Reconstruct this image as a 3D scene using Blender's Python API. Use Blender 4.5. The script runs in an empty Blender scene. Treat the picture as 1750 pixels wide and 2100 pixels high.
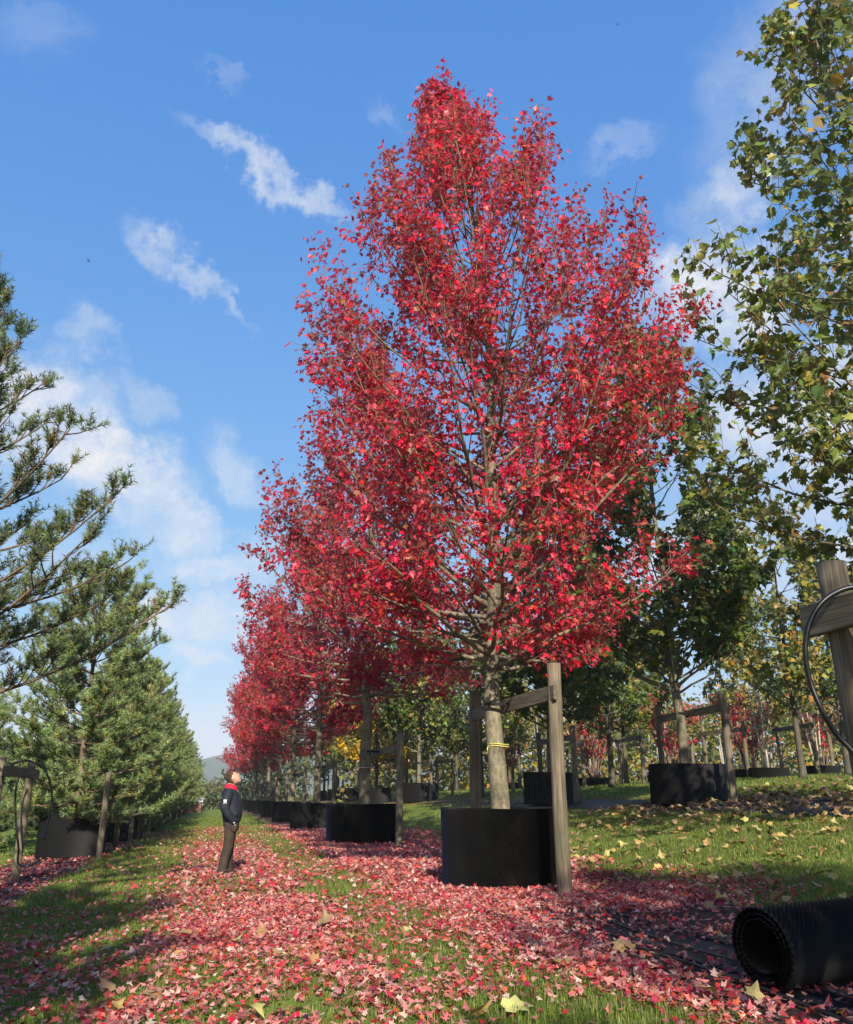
import bpy, bmesh, math, random
import numpy as np
from mathutils import Vector, Matrix, Euler

random.seed(7)
RNG = np.random.default_rng(7)
scene = bpy.context.scene
C = scene.collection
R = math.radians

# ------------------------------------------------------------------ camera
F_PX, PITCH, CAM_H = 1700.0, 19.1, 1.2
cam_data = bpy.data.cameras.new('camera')
cam = bpy.data.objects.new('camera', cam_data)
C.objects.link(cam)
cam.location = (0, 0, CAM_H)
cam.rotation_euler = (R(90 + PITCH), 0, 0)
cam_data.sensor_fit = 'HORIZONTAL'
cam_data.sensor_width = 36.0
cam_data.lens = F_PX / 1750 * 36
cam_data.clip_end = 6000
cam_data.clip_start = 0.05
scene.camera = cam

# ------------------------------------------------------------------ light and sky
SUN_EL = 28.0
LIGHT = Vector((-0.13, 1.0, 0)).normalized() * math.cos(R(SUN_EL)) + Vector((0, 0, -math.sin(R(SUN_EL))))
sun_data = bpy.data.lights.new('sun', 'SUN')
sun_data.energy = 5.0
sun_data.angle = R(0.53)
sun_data.color = (1.0, 0.92, 0.78)
sun = bpy.data.objects.new('sun', sun_data)
C.objects.link(sun)
sun.rotation_euler = LIGHT.to_track_quat('-Z', 'Y').to_euler()
sun.location = (8, -40, 30)

def px_dir(x, y):
    """direction in the world of a point of the photograph (1750 x 2100 grid)"""
    t = R(PITCH); v = 1050 - y
    return Vector((x - 875, F_PX * math.cos(t) - v * math.sin(t), F_PX * math.sin(t) + v * math.cos(t))).normalized()

def px(x, y, D):
    d = px_dir(x, y)
    return Vector((d.x / d.y * D, D, CAM_H + d.z / d.y * D))

def build_world():
    w = bpy.data.worlds.new('World'); scene.world = w; w.use_nodes = True
    nt = w.node_tree; N = nt.nodes; L = nt.links; N.clear()
    out = N.new('ShaderNodeOutputWorld'); bg = N.new('ShaderNodeBackground')
    bg.inputs['Strength'].default_value = 0.105
    L.new(bg.outputs[0], out.inputs[0])
    sky = N.new('ShaderNodeTexSky'); sky.sky_type = 'NISHITA'; sky.sun_disc = False
    sky.sun_elevation = R(SUN_EL); sky.sun_rotation = math.atan2(-LIGHT.x, -LIGHT.y)
    sky.altitude = 60; sky.air_density = 1.0; sky.dust_density = 0.6; sky.ozone_density = 2.2
    # the camera's response to this clear sky, channel by channel, the same all over the dome
    sps = N.new('ShaderNodeSeparateColor'); cbs = N.new('ShaderNodeCombineColor'); L.new(sky.outputs[0], sps.inputs[0])
    for ch, (g, k) in enumerate(((.97, 1.15), (.57, 2.43), (.23, 5.75))):
        pw = N.new('ShaderNodeMath'); pw.operation = 'POWER'; pw.inputs[1].default_value = g; L.new(sps.outputs[ch], pw.inputs[0])
        ml = N.new('ShaderNodeMath'); ml.operation = 'MULTIPLY'; ml.inputs[1].default_value = k / 1.74; L.new(pw.outputs[0], ml.inputs[0]); L.new(ml.outputs[0], cbs.inputs[ch])
    hsv = cbs
    tc = N.new('ShaderNodeTexCoord')
    # wispy distortion shared by all clouds
    nz = N.new('ShaderNodeTexNoise'); nz.inputs['Scale'].default_value = 6.5; nz.inputs['Detail'].default_value = 9
    nz.inputs['Roughness'].default_value = 0.68
    L.new(tc.outputs['Generated'], nz.inputs['Vector'])
    sub = N.new('ShaderNodeVectorMath'); sub.operation = 'SUBTRACT'; sub.inputs[1].default_value = (0.5, 0.5, 0.5)
    L.new(nz.outputs['Color'], sub.inputs[0])
    sc = N.new('ShaderNodeVectorMath'); sc.operation = 'SCALE'; sc.inputs['Scale'].default_value = 0.2
    L.new(sub.outputs[0], sc.inputs[0])
    ad = N.new('ShaderNodeVectorMath'); ad.operation = 'ADD'
    L.new(tc.outputs['Generated'], ad.inputs[0]); L.new(sc.outputs[0], ad.inputs[1])
    clouds = [  # x, y, half length, half width, tilt, strength
        (555, 365, 165, 27, 24, .6), (300, 500, 60, 32, 30, .42), (392, 560, 80, 28, 35, .42), (480, 645, 70, 18, 42, .3),
        (180, 712, 50, 36, 30, .32), (50, 850, 170, 115, 30, 1.0), (210, 960, 210, 82, 36, .95), (345, 1050, 100, 46, 42, .75),
        (290, 820, 70, 36, 20, .3), (470, 975, 85, 46, 38, .55), (440, 1160, 110, 48, 5, .75), (370, 1262, 190, 56, 4, .85),
        (430, 1337, 70, 28, 4, .9), (100, 1120, 160, 60, 10, .3), (380, 1480, 160, 50, 0, .35),
        (1500, 375, 120, 70, -28, .5), (1455, 590, 130, 90, -10, .85), (1250, 285, 70, 30, -10, .22), (1590, 150, 190, 110, -35, .3),
        (1640, 900, 260, 190, 0, .75), (1560, 1150, 300, 120, 0, .7), (820, 235, 40, 26, 30, .22), (90, 60, 70, 45, 0, .14),
        (480, 170, 50, 14, 40, .14), (1900, 500, 200, 160, 0, .6), (-250, 700, 260, 120, 20, .7), (2300, 1000, 400, 200, 0, .6)]
    acc = None
    for (x, y, a, b, ang, s) in clouds:
        d = px_dir(x, y)
        ex = Vector((d.y, -d.x, 0)).normalized(); ez = ex.cross(d)      # right and up on the sky there
        t = R(-ang); u = ex * math.cos(t) + ez * math.sin(t); v = -ex * math.sin(t) + ez * math.cos(t)
        pu = N.new('ShaderNodeVectorMath'); pu.operation = 'DOT_PRODUCT'; pu.inputs[1].default_value = u * (F_PX / a)
        pv = N.new('ShaderNodeVectorMath'); pv.operation = 'DOT_PRODUCT'; pv.inputs[1].default_value = v * (F_PX / b)
        pd = N.new('ShaderNodeVectorMath'); pd.operation = 'DOT_PRODUCT'; pd.inputs[1].default_value = d
        cb = N.new('ShaderNodeCombineXYZ')
        L.new(ad.outputs[0], pu.inputs[0]); L.new(ad.outputs[0], pv.inputs[0]); L.new(tc.outputs['Generated'], pd.inputs[0])
        bk = N.new('ShaderNodeMath'); bk.operation = 'LESS_THAN'; bk.inputs[1].default_value = 0.2
        L.new(pd.outputs['Value'], bk.inputs[0])
        bm = N.new('ShaderNodeMath'); bm.operation = 'MULTIPLY'; bm.inputs[1].default_value = 99; L.new(bk.outputs[0], bm.inputs[0])
        L.new(pu.outputs['Value'], cb.inputs[0]); L.new(pv.outputs['Value'], cb.inputs[1]); L.new(bm.outputs[0], cb.inputs[2])
        ln = N.new('ShaderNodeVectorMath'); ln.operation = 'LENGTH'; L.new(cb.outputs[0], ln.inputs[0])
        mr = N.new('ShaderNodeMapRange'); mr.interpolation_type = 'SMOOTHSTEP'
        mr.inputs['From Min'].default_value = 1.4; mr.inputs['From Max'].default_value = 0.25
        mr.inputs['To Min'].default_value = 0; mr.inputs['To Max'].default_value = s
        L.new(ln.outputs['Value'], mr.inputs['Value'])
        if acc is None: acc = mr.outputs[0]
        else:
            m = N.new('ShaderNodeMath'); m.operation = 'MAXIMUM'; L.new(acc, m.inputs[0]); L.new(mr.outputs[0], m.inputs[1]); acc = m.outputs[0]
    # scattered cloud over the rest of the sky (a layer seen in perspective)
    sep = N.new('ShaderNodeSeparateXYZ'); L.new(tc.outputs['Generated'], sep.inputs[0])
    behind = N.new('ShaderNodeMapRange'); behind.inputs['From Min'].default_value = 0.25; behind.inputs['From Max'].default_value = -0.1
    L.new(sep.outputs[1], behind.inputs['Value'])
    n2 = N.new('ShaderNodeTexNoise'); n2.inputs['Scale'].default_value = 2.3; n2.inputs['Detail'].default_value = 6
    L.new(ad.outputs[0], n2.inputs['Vector'])
    r2 = N.new('ShaderNodeMapRange'); r2.inputs['From Min'].default_value = 0.52; r2.inputs['From Max'].default_value = 0.75
    r2.inputs['To Max'].default_value = 0.7
    L.new(n2.outputs['Fac'], r2.inputs['Value'])
    mb = N.new('ShaderNodeMath'); mb.operation = 'MULTIPLY'; L.new(behind.outputs[0], mb.inputs[0]); L.new(r2.outputs[0], mb.inputs[1])
    mx = N.new('ShaderNodeMath'); mx.operation = 'MAXIMUM'; L.new(acc, mx.inputs[0]); L.new(mb.outputs[0], mx.inputs[1])
    # fine break-up
    n3 = N.new('ShaderNodeTexNoise'); n3.inputs['Scale'].default_value = 9; n3.inputs['Detail'].default_value = 8; n3.inputs['Roughness'].default_value = .7
    L.new(ad.outputs[0], n3.inputs['Vector'])
    r3 = N.new('ShaderNodeMapRange'); r3.inputs['From Min'].default_value = 0.3; r3.inputs['From Max'].default_value = 0.62
    r3.inputs['To Min'].default_value = 0.2; r3.inputs['To Max'].default_value = 1.2
    L.new(n3.outputs['Fac'], r3.inputs['Value'])
    fm = N.new('ShaderNodeMath'); fm.operation = 'MULTIPLY'; fm.use_clamp = True; L.new(mx.outputs[0], fm.inputs[0]); L.new(r3.outputs[0], fm.inputs[1])
    mix = N.new('ShaderNodeMix'); mix.data_type = 'RGBA'
    mix.inputs['B'].default_value = (4.75, 4.8, 4.95, 1)
    L.new(fm.outputs[0], mix.inputs['Factor']); L.new(hsv.outputs[0], mix.inputs['A']); L.new(mix.outputs['Result'], bg.inputs['Color'])
build_world()
scene.view_settings.view_transform = 'Standard'
scene.view_settings.look = 'None'
scene.view_settings.exposure = 0.8
scene.view_settings.gamma = 1.0
scene.view_settings.use_curve_mapping = False
scene.render.engine = 'CYCLES'
scene.cycles.use_denoising = True
scene.cycles.max_bounces = 8
scene.cycles.transparent_max_bounces = 8

# ------------------------------------------------------------------ helpers
def lerp(a, b, t): return a + (b - a) * t

def hash2(ix, iy, seed):
    h = (ix.astype(np.int64) * 374761393 + iy.astype(np.int64) * 668265263 + seed * 974711) & 0x7fffffff
    h = ((h ^ (h >> 13)) * 1274126177) & 0x7fffffff
    return ((h ^ (h >> 16)) & 0xffff) / 65535.0

def vnoise(x, y, seed=0):
    x = np.asarray(x, float); y = np.asarray(y, float)
    ix = np.floor(x); iy = np.floor(y); fx = x - ix; fy = y - iy
    fx = fx * fx * (3 - 2 * fx); fy = fy * fy * (3 - 2 * fy)
    a = hash2(ix, iy, seed); b = hash2(ix + 1, iy, seed); c = hash2(ix, iy + 1, seed); d = hash2(ix + 1, iy + 1, seed)
    return (a * (1 - fx) + b * fx) * (1 - fy) + (c * (1 - fx) + d * fx) * fy

def fbm(x, y, seed=0, n=3):
    s = 0; a = .5; t = 0
    for k in range(n):
        s = s + a * vnoise(x * 2 ** k, y * 2 ** k, seed + k); t += a; a *= .5
    return s / t

def np_mesh(name, verts, faces, smooth=False, cols=None):
    """verts (n,3); faces (m,k) all of one size; cols (n,3) point colours"""
    me = bpy.data.meshes.new(name)
    verts = np.ascontiguousarray(verts, np.float32); faces = np.ascontiguousarray(faces, np.int32)
    n, m, k = len(verts), len(faces), faces.shape[1]
    me.vertices.add(n); me.vertices.foreach_set('co', verts.ravel())
    me.loops.add(m * k); me.loops.foreach_set('vertex_index', faces.ravel())
    me.polygons.add(m); me.polygons.foreach_set('loop_start', np.arange(0, m * k, k, dtype=np.int32))
    me.polygons.foreach_set('use_smooth', np.full(m, smooth, bool))
    if cols is not None:
        ca = me.color_attributes.new('col', 'FLOAT_COLOR', 'POINT')
        c4 = np.ones((n, 4), np.float32); c4[:, :3] = cols
        ca.data.foreach_set('color', c4.ravel())
    me.update(calc_edges=True)
    return me

class MB:
    """collects quads and triangles for ONE mesh"""
    def __init__(self): self.v = []; self.f = []; self.c = []
    def tube(self, pts, radii, sides=6, cap=True, squash=None):
        pts = [Vector(p) for p in pts]; n = len(pts); base = len(self.v)
        up = Vector((0, 0, 1)); prev = None
        for i, p in enumerate(pts):
            t = (pts[min(i + 1, n - 1)] - pts[max(i - 1, 0)])
            t = t.normalized() if t.length > 1e-9 else Vector((0, 0, 1))
            if prev is None:
                a = t.cross(up) if abs(t.z) < .95 else t.cross(Vector((1, 0, 0)))
                a.normalize()
            else:
                a = (prev - t * prev.dot(t))
                a = a.normalized() if a.length > 1e-6 else prev
            prev = a; b = t.cross(a); r = radii[i] if hasattr(radii, '__len__') else radii
            for k in range(sides):
                w = 2 * math.pi * k / sides
                self.v.append(p + (a * math.cos(w) + b * math.sin(w)) * r)
        for i in range(n - 1):
            for k in range(sides):
                k2 = (k + 1) % sides
                self.f.append((base + i * sides + k, base + i * sides + k2, base + (i + 1) * sides + k2, base + (i + 1) * sides + k))
        if cap:
            self.f.append(tuple(base + k for k in reversed(range(sides))))
            self.f.append(tuple(base + (n - 1) * sides + k for k in range(sides)))
    def box(self, lo, hi, mat=None):
        b = len(self.v); (x0, y0, z0), (x1, y1, z1) = lo, hi
        vs = [Vector(p) for p in ((x0, y0, z0), (x1, y0, z0), (x1, y1, z0), (x0, y1, z0), (x0, y0, z1), (x1, y0, z1), (x1, y1, z1), (x0, y1, z1))]
        if mat: vs = [mat @ p for p in vs]
        self.v += vs
        self.f += [tuple(b + i for i in q) for q in ((0, 3, 2, 1), (4, 5, 6, 7), (0, 1, 5, 4), (1, 2, 6, 5), (2, 3, 7, 6), (3, 0, 4, 7))]
    def mesh(self, name, smooth=True):
        me = bpy.data.meshes.new(name)
        me.from_pydata([tuple(p) for p in self.v], [], self.f)
        if smooth: me.polygons.foreach_set('use_smooth', np.ones(len(me.polygons), bool))
        me.update()
        return me

def obj(name, me, mat=None, parent=None, loc=None, rot=None, scale=None):
    if isinstance(me, MB): me = me.mesh(name)
    o = bpy.data.objects.new(name, me); C.objects.link(o)
    if mat is not None and me is not None and not me.materials: me.materials.append(mat)
    if parent: o.parent = parent
    if loc is not None: o.location = loc
    if rot is not None: o.rotation_euler = rot
    if scale is not None: o.scale = scale
    return o

def tag(o, label=None, cat=None, group=None, kind=None):
    if label: o['label'] = label
    if cat: o['category'] = cat
    if group: o['group'] = group
    if kind: o['kind'] = kind
    return o

def empty(name, label, cat, loc, rz=0, group=None, scale=None):
    o = bpy.data.objects.new(name, None); C.objects.link(o)
    o.empty_display_size = .3
    o.location = loc; o.rotation_euler = (0, 0, rz)
    if scale: o.scale = scale
    return tag(o, label, cat, group)

def copy_tree(o, parent=None, skip=()):
    c = o.copy(); C.objects.link(c); c.parent = parent
    for ch in o.children:
        if ch.name.split('.')[0] in skip: continue
        copy_tree(ch, c, skip)
    return c

ORD = ['zeroth', 'first', 'second', 'third', 'fourth', 'fifth', 'sixth', 'seventh', 'eighth', 'ninth', 'tenth', 'eleventh', 'twelfth', 'thirteenth', 'fourteenth']

# ------------------------------------------------------------------ materials
def mat_new(name):
    m = bpy.data.materials.new(name); m.use_nodes = True
    nt = m.node_tree; return m, nt.nodes, nt.links, nt.nodes['Principled BSDF']

def ramp(N, stops):
    r = N.new('ShaderNodeValToRGB'); e = r.color_ramp.elements
    while len(e) < len(stops): e.new(.5)
    for i, (p, c) in enumerate(stops): e[i].position = p; e[i].color = (*c, 1)
    return r

def noise(N, L, vec, scale, detail=4, rough=.55):
    n = N.new('ShaderNodeTexNoise'); n.inputs['Scale'].default_value = scale; n.inputs['Detail'].default_value = detail
    n.inputs['Roughness'].default_value = rough
    if vec is not None: L.new(vec, n.inputs['Vector'])
    return n

def mapping(N, L, src, scale=(1, 1, 1)):
    m = N.new('ShaderNodeMapping'); m.inputs['Scale'].default_value = scale; L.new(src, m.inputs['Vector']); return m

def bump(N, L, P, h, strength=.3, dist=.02):
    b = N.new('ShaderNodeBump'); b.inputs['Strength'].default_value = strength; b.inputs['Distance'].default_value = dist
    L.new(h, b.inputs['Height']); L.new(b.outputs[0], P.inputs['Normal']); return b

def m_noise(name, stops, scale=6, stretch=(1, 1, 1), rough=.8, bumps=.3, bdist=.01, spec=.3, detail=5):
    m, N, L, P = mat_new(name)
    tc = N.new('ShaderNodeTexCoord'); mp = mapping(N, L, tc.outputs['Object'], stretch)
    n = noise(N, L, mp.outputs[0], scale, detail); r = ramp(N, stops); L.new(n.outputs['Fac'], r.inputs[0])
    L.new(r.outputs[0], P.inputs['Base Color']); P.inputs['Roughness'].default_value = rough
    P.inputs['Specular IOR Level'].default_value = spec
    if bumps: bump(N, L, P, n.outputs['Fac'], bumps, bdist)
    return m

def m_leaf(name, rough=.42, transl=.3, under=(.5, .3, .3), under_f=.3, spec=.35, tint=1.0):
    m, N, L, P = mat_new(name)
    at = N.new('ShaderNodeAttribute'); at.attribute_name = 'col'
    tc = N.new('ShaderNodeTexCoord'); n = noise(N, L, tc.outputs['Object'], 60, 2)
    g = N.new('ShaderNodeNewGeometry')
    mx = N.new('ShaderNodeMix'); mx.data_type = 'RGBA'; mx.inputs['B'].default_value = (*under, 1)
    mf = N.new('ShaderNodeMath'); mf.operation = 'MULTIPLY'; mf.inputs[1].default_value = under_f
    L.new(g.outputs['Backfacing'], mf.inputs[0]); L.new(mf.outputs[0], mx.inputs['Factor']); L.new(at.outputs['Color'], mx.inputs['A'])
    hv = N.new('ShaderNodeHueSaturation'); hv.inputs['Value'].default_value = tint
    vr = N.new('ShaderNodeMapRange'); vr.inputs['To Min'].default_value = .75 * tint; vr.inputs['To Max'].default_value = 1.25 * tint
    L.new(n.outputs['Fac'], vr.inputs['Value']); L.new(vr.outputs[0], hv.inputs['Value']); L.new(mx.outputs['Result'], hv.inputs['Color'])
    L.new(hv.outputs[0], P.inputs['Base Color']); P.inputs['Roughness'].default_value = rough
    P.inputs['Specular IOR Level'].default_value = spec
    tr = N.new('ShaderNodeBsdfTranslucent'); L.new(hv.outputs[0], tr.inputs['Color'])
    ms = N.new('ShaderNodeMixShader'); ms.inputs[0].default_value = transl
    L.new(P.outputs[0], ms.inputs[1]); L.new(tr.outputs[0], ms.inputs[2]); L.new(ms.outputs[0], N['Material Output'].inputs[0])
    return m

def m_wood(name):
    m, N, L, P = mat_new(name)
    tc = N.new('ShaderNodeTexCoord'); oi = N.new('ShaderNodeObjectInfo')
    ad = N.new('ShaderNodeVectorMath'); ad.operation = 'ADD'; L.new(tc.outputs['Object'], ad.inputs[0])
    cb = N.new('ShaderNodeCombineXYZ'); mu = N.new('ShaderNodeMath'); mu.operation = 'MULTIPLY'; mu.inputs[1].default_value = 37
    L.new(oi.outputs['Random'], mu.inputs[0]); L.new(mu.outputs[0], cb.inputs[0]); L.new(mu.outputs[0], cb.inputs[2]); L.new(cb.outputs[0], ad.inputs[1])
    mp = mapping(N, L, ad.outputs[0], (14, 14, .7))
    n = noise(N, L, mp.outputs[0], 2.6, 8, .65)
    r = ramp(N, [(.3, (.055, .042, .03)), (.5, (.15, .118, .084)), (.72, (.27, .22, .16))]); L.new(n.outputs['Fac'], r.inputs[0])
    big = noise(N, L, mapping(N, L, ad.outputs[0], (1, 1, .5)).outputs[0], 2.2, 3)
    r2 = ramp(N, [(.35, (.62, .68, .56)), (.62, (1.1, 1.05, 1.0))]); L.new(big.outputs['Fac'], r2.inputs[0])
    mx = N.new('ShaderNodeMix'); mx.data_type = 'RGBA'; mx.blend_type = 'MULTIPLY'; mx.inputs['Factor'].default_value = 1
    L.new(r.outputs[0], mx.inputs['A']); L.new(r2.outputs[0], mx.inputs['B'])
    # knots
    vo = N.new('ShaderNodeTexVoronoi'); vo.inputs['Scale'].default_value = 3.4
    L.new(mapping(N, L, ad.outputs[0], (1, 1, .55)).outputs[0], vo.inputs['Vector'])
    kr = ramp(N, [(.0, (.12, .09, .07)), (.05, (.3, .26, .22)), (.085, (1, 1, 1))]); L.new(vo.outputs['Distance'], kr.inputs[0])
    m2 = N.new('ShaderNodeMix'); m2.data_type = 'RGBA'; m2.blend_type = 'MULTIPLY'; m2.inputs['Factor'].default_value = 1
    L.new(mx.outputs['Result'], m2.inputs['A']); L.new(kr.outputs[0], m2.inputs['B'])
    L.new(m2.outputs['Result'], P.inputs['Base Color']); P.inputs['Roughness'].default_value = .85
    bump(N, L, P, n.outputs['Fac'], .5, .01)
    return m

def m_bark(name, cols, vert=(6, 6, 1.2), patch=((.7, .72, .62), (1.12, 1.1, 1.02))):
    m, N, L, P = mat_new(name)
    tc = N.new('ShaderNodeTexCoord')
    n = noise(N, L, mapping(N, L, tc.outputs['Object'], vert).outputs[0], 4, 7, .65)
    r = ramp(N, list(zip((.28, .5, .74), cols))); L.new(n.outputs['Fac'], r.inputs[0])
    b = noise(N, L, mapping(N, L, tc.outputs['Object'], (1, 1, .7)).outputs[0], 3.2, 4)
    r2 = ramp(N, [(.38, patch[0]), (.6, patch[1])]); L.new(b.outputs['Fac'], r2.inputs[0])
    mx = N.new('ShaderNodeMix'); mx.data_type = 'RGBA'; mx.blend_type = 'MULTIPLY'; mx.inputs['Factor'].default_value = 1
    L.new(r.outputs[0], mx.inputs['A']); L.new(r2.outputs[0], mx.inputs['B'])
    # pale lichen flecks
    f = noise(N, L, tc.outputs['Object'], 38, 3, .5); fr = ramp(N, [(.6, (0, 0, 0)), (.68, (1, 1, 1))]); L.new(f.outputs['Fac'], fr.inputs[0])
    ff = N.new('ShaderNodeMath'); ff.operation = 'MULTIPLY'; ff.inputs[1].default_value = .35; L.new(fr.outputs[0], ff.inputs[0])
    m2 = N.new('ShaderNodeMix'); m2.data_type = 'RGBA'; m2.inputs['B'].default_value = (.45, .43, .36, 1)
    L.new(ff.outputs[0], m2.inputs['Factor']); L.new(mx.outputs['Result'], m2.inputs['A'])
    L.new(m2.outputs['Result'], P.inputs['Base Color']); P.inputs['Roughness'].default_value = .85
    bump(N, L, P, n.outputs['Fac'], .5, .015)
    return m

def m_plain(name, col, rough=.6, spec=.4, metal=0):
    m, N, L, P = mat_new(name)
    tc = N.new('ShaderNodeTexCoord'); n = noise(N, L, tc.outputs['Object'], 14, 4)
    r = ramp(N, [(.3, tuple(c * .78 for c in col)), (.7, tuple(min(1, c * 1.2) for c in col))]); L.new(n.outputs['Fac'], r.inputs[0])
    L.new(r.outputs[0], P.inputs['Base Color']); P.inputs['Roughness'].default_value = rough
    P.inputs['Specular IOR Level'].default_value = spec; P.inputs['Metallic'].default_value = metal
    return m

M = {}
M['maple_leaf'] = m_leaf('maple_leaf', .42, .42, (.6, .2, .24), .28, .36)
M['fallen_leaf'] = m_leaf('fallen_leaf', .5, .14, (.56, .27, .26), .42, .35)
M['tan_leaf'] = m_leaf('tan_leaf', .55, .12, (.36, .26, .14), .4, .3)
M['green_leaf'] = m_leaf('green_leaf', .4, .34, (.2, .24, .1), .4, .45)
M['needle'] = m_leaf('needle', .5, .22, (.1, .14, .07), .0, .35)
M['grass'] = m_leaf('grass', .5, .35, (.1, .16, .03), .0, .3)
M['wood'] = m_wood('weathered_wood')
M['maple_bark'] = m_bark('maple_bark', [(.07, .06, .04), (.16, .138, .094), (.27, .24, .17)], (5, 5, 2.2), ((.5, .5, .42), (1.15, 1.12, 1.02)))
M['plane_bark'] = m_bark('plane_bark', [(.06, .055, .035), (.13, .115, .075), (.25, .22, .15)])
M['pine_bark'] = m_bark('pine_bark', [(.05, .035, .025), (.13, .09, .06), (.24, .17, .12)])
M['dark_bark'] = m_bark('dark_bark', [(.035, .03, .024), (.07, .06, .045), (.14, .12, .09)])
M['birch_bark'] = m_bark('birch_bark', [(.16, .14, .12), (.4, .36, .32), (.58, .55, .5)], (2, 2, 8))
M['shrub_bark'] = m_bark('shrub_bark', [(.06, .035, .028), (.16, .09, .07), (.34, .27, .23)], (3, 3, 5))
M['pot'] = m_noise('black_pot_plastic', [(.4, (.004, .004, .0042)), (.62, (.008, .007, .006)), (.8, (.03, .024, .018))], 3.5, rough=.3, bumps=0, spec=.5, detail=8)
M['pot_dull'] = m_plain('dusty_pot_plastic', (.0065, .0065, .0065), .62, .25)
M['hose'] = m_plain('black_hose', (.012, .012, .013), .4, .5)
M['strap'] = m_plain('black_strap', (.012, .011, .011), .6, .3)
M['soil'] = m_noise('potting_soil', [(.3, (.02, .014, .01)), (.7, (.07, .05, .035))], 25, rough=.95, bumps=.6, bdist=.02)
M['fabric'] = m_noise('ground_fabric', [(.3, (.008, .0085, .011)), (.6, (.02, .021, .026)), (.8, (.05, .045, .04))], 7, rough=.55, bumps=.4, bdist=.01)
M['ribbon'] = m_plain('yellow_ribbon', (.62, .6, .1), .5)
M['white_tie'] = m_plain('white_tie', (.7, .7, .66), .5)
M['jacket'] = m_noise('navy_jacket', [(.3, (.008, .010, .018)), (.7, (.018, .021, .034))], 9, rough=.72, bumps=.25, bdist=.01)
M['trousers'] = m_noise('brown_trousers', [(.3, (.03, .021, .016)), (.7, (.056, .041, .031))], 12, (1, 1, .5), rough=.85, bumps=.3, bdist=.008)
M['red_cloth'] = m_plain('red_cloth', (.55, .02, .05), .75, .2)
M['skin'] = m_plain('skin', (.52, .29, .2), .5, .35)
M['hair'] = m_noise('brown_hair', [(.3, (.018, .010, .006)), (.7, (.075, .04, .024))], 40, (1, 1, 3), rough=.6, bumps=.5, bdist=.01)
M['shoe'] = m_plain('dark_shoe', (.02, .017, .013), .5)
M['white'] = m_plain('white_print_and_glint', (.75, .75, .75), .6)
M['brick'] = m_noise('red_brick', [(.3, (.22, .09, .06)), (.7, (.34, .15, .1))], 20, rough=.9)
M['slate'] = m_noise('pale_roof', [(.3, (.35, .34, .33)), (.7, (.5, .49, .47))], 12, rough=.8)

# ------------------------------------------------------------------ terrain
ROW = -0.24                    # the rows of trees drift left with distance
def row_s(X, Y): return X - 1.14 - ROW * (Y - 13.3)
S_PTS = [-120, -60, -25, -13, -8.4, -4, -1, 1, 2.5, 4.5, 8.4, 13, 16, 25, 40, 80, 200]
Z_PTS = [-2, -1.6, -1.0, -.55, -.34, -.1, 0, .02, .12, .45, 1.05, 1.68, 1.86, 2.3, 2.8, 4, 4]
_ss = np.linspace(-140, 220, 7201)
_zz = np.interp(_ss, S_PTS, Z_PTS)
_k = np.hanning(61); _k /= _k.sum()
_zz = np.convolve(np.pad(_zz, 30, mode='edge'), _k, mode='valid')
def gz(X, Y):
    X = np.asarray(X, float); Y = np.asarray(Y, float)
    s = row_s(X, Y)
    return np.interp(s, _ss, _zz) + .05 * (fbm(X * .35, Y * .35, 5) - .5) + .03 * (vnoise(X * 1.3, Y * 1.3, 9) - .5)
def GZ(X, Y): return float(gz(np.array([X]), np.array([Y]))[0])
def G(X, Y, dz=0): return Vector((X, Y, GZ(X, Y) + dz))
def on_row(s, D): return 1.14 + ROW * (D - 13.3) + s     # X of a point s metres right of the maple row

def sstep(a, b, x): t = np.clip((x - a) / (b - a), 0, 1); return t * t * (3 - 2 * t)

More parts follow.
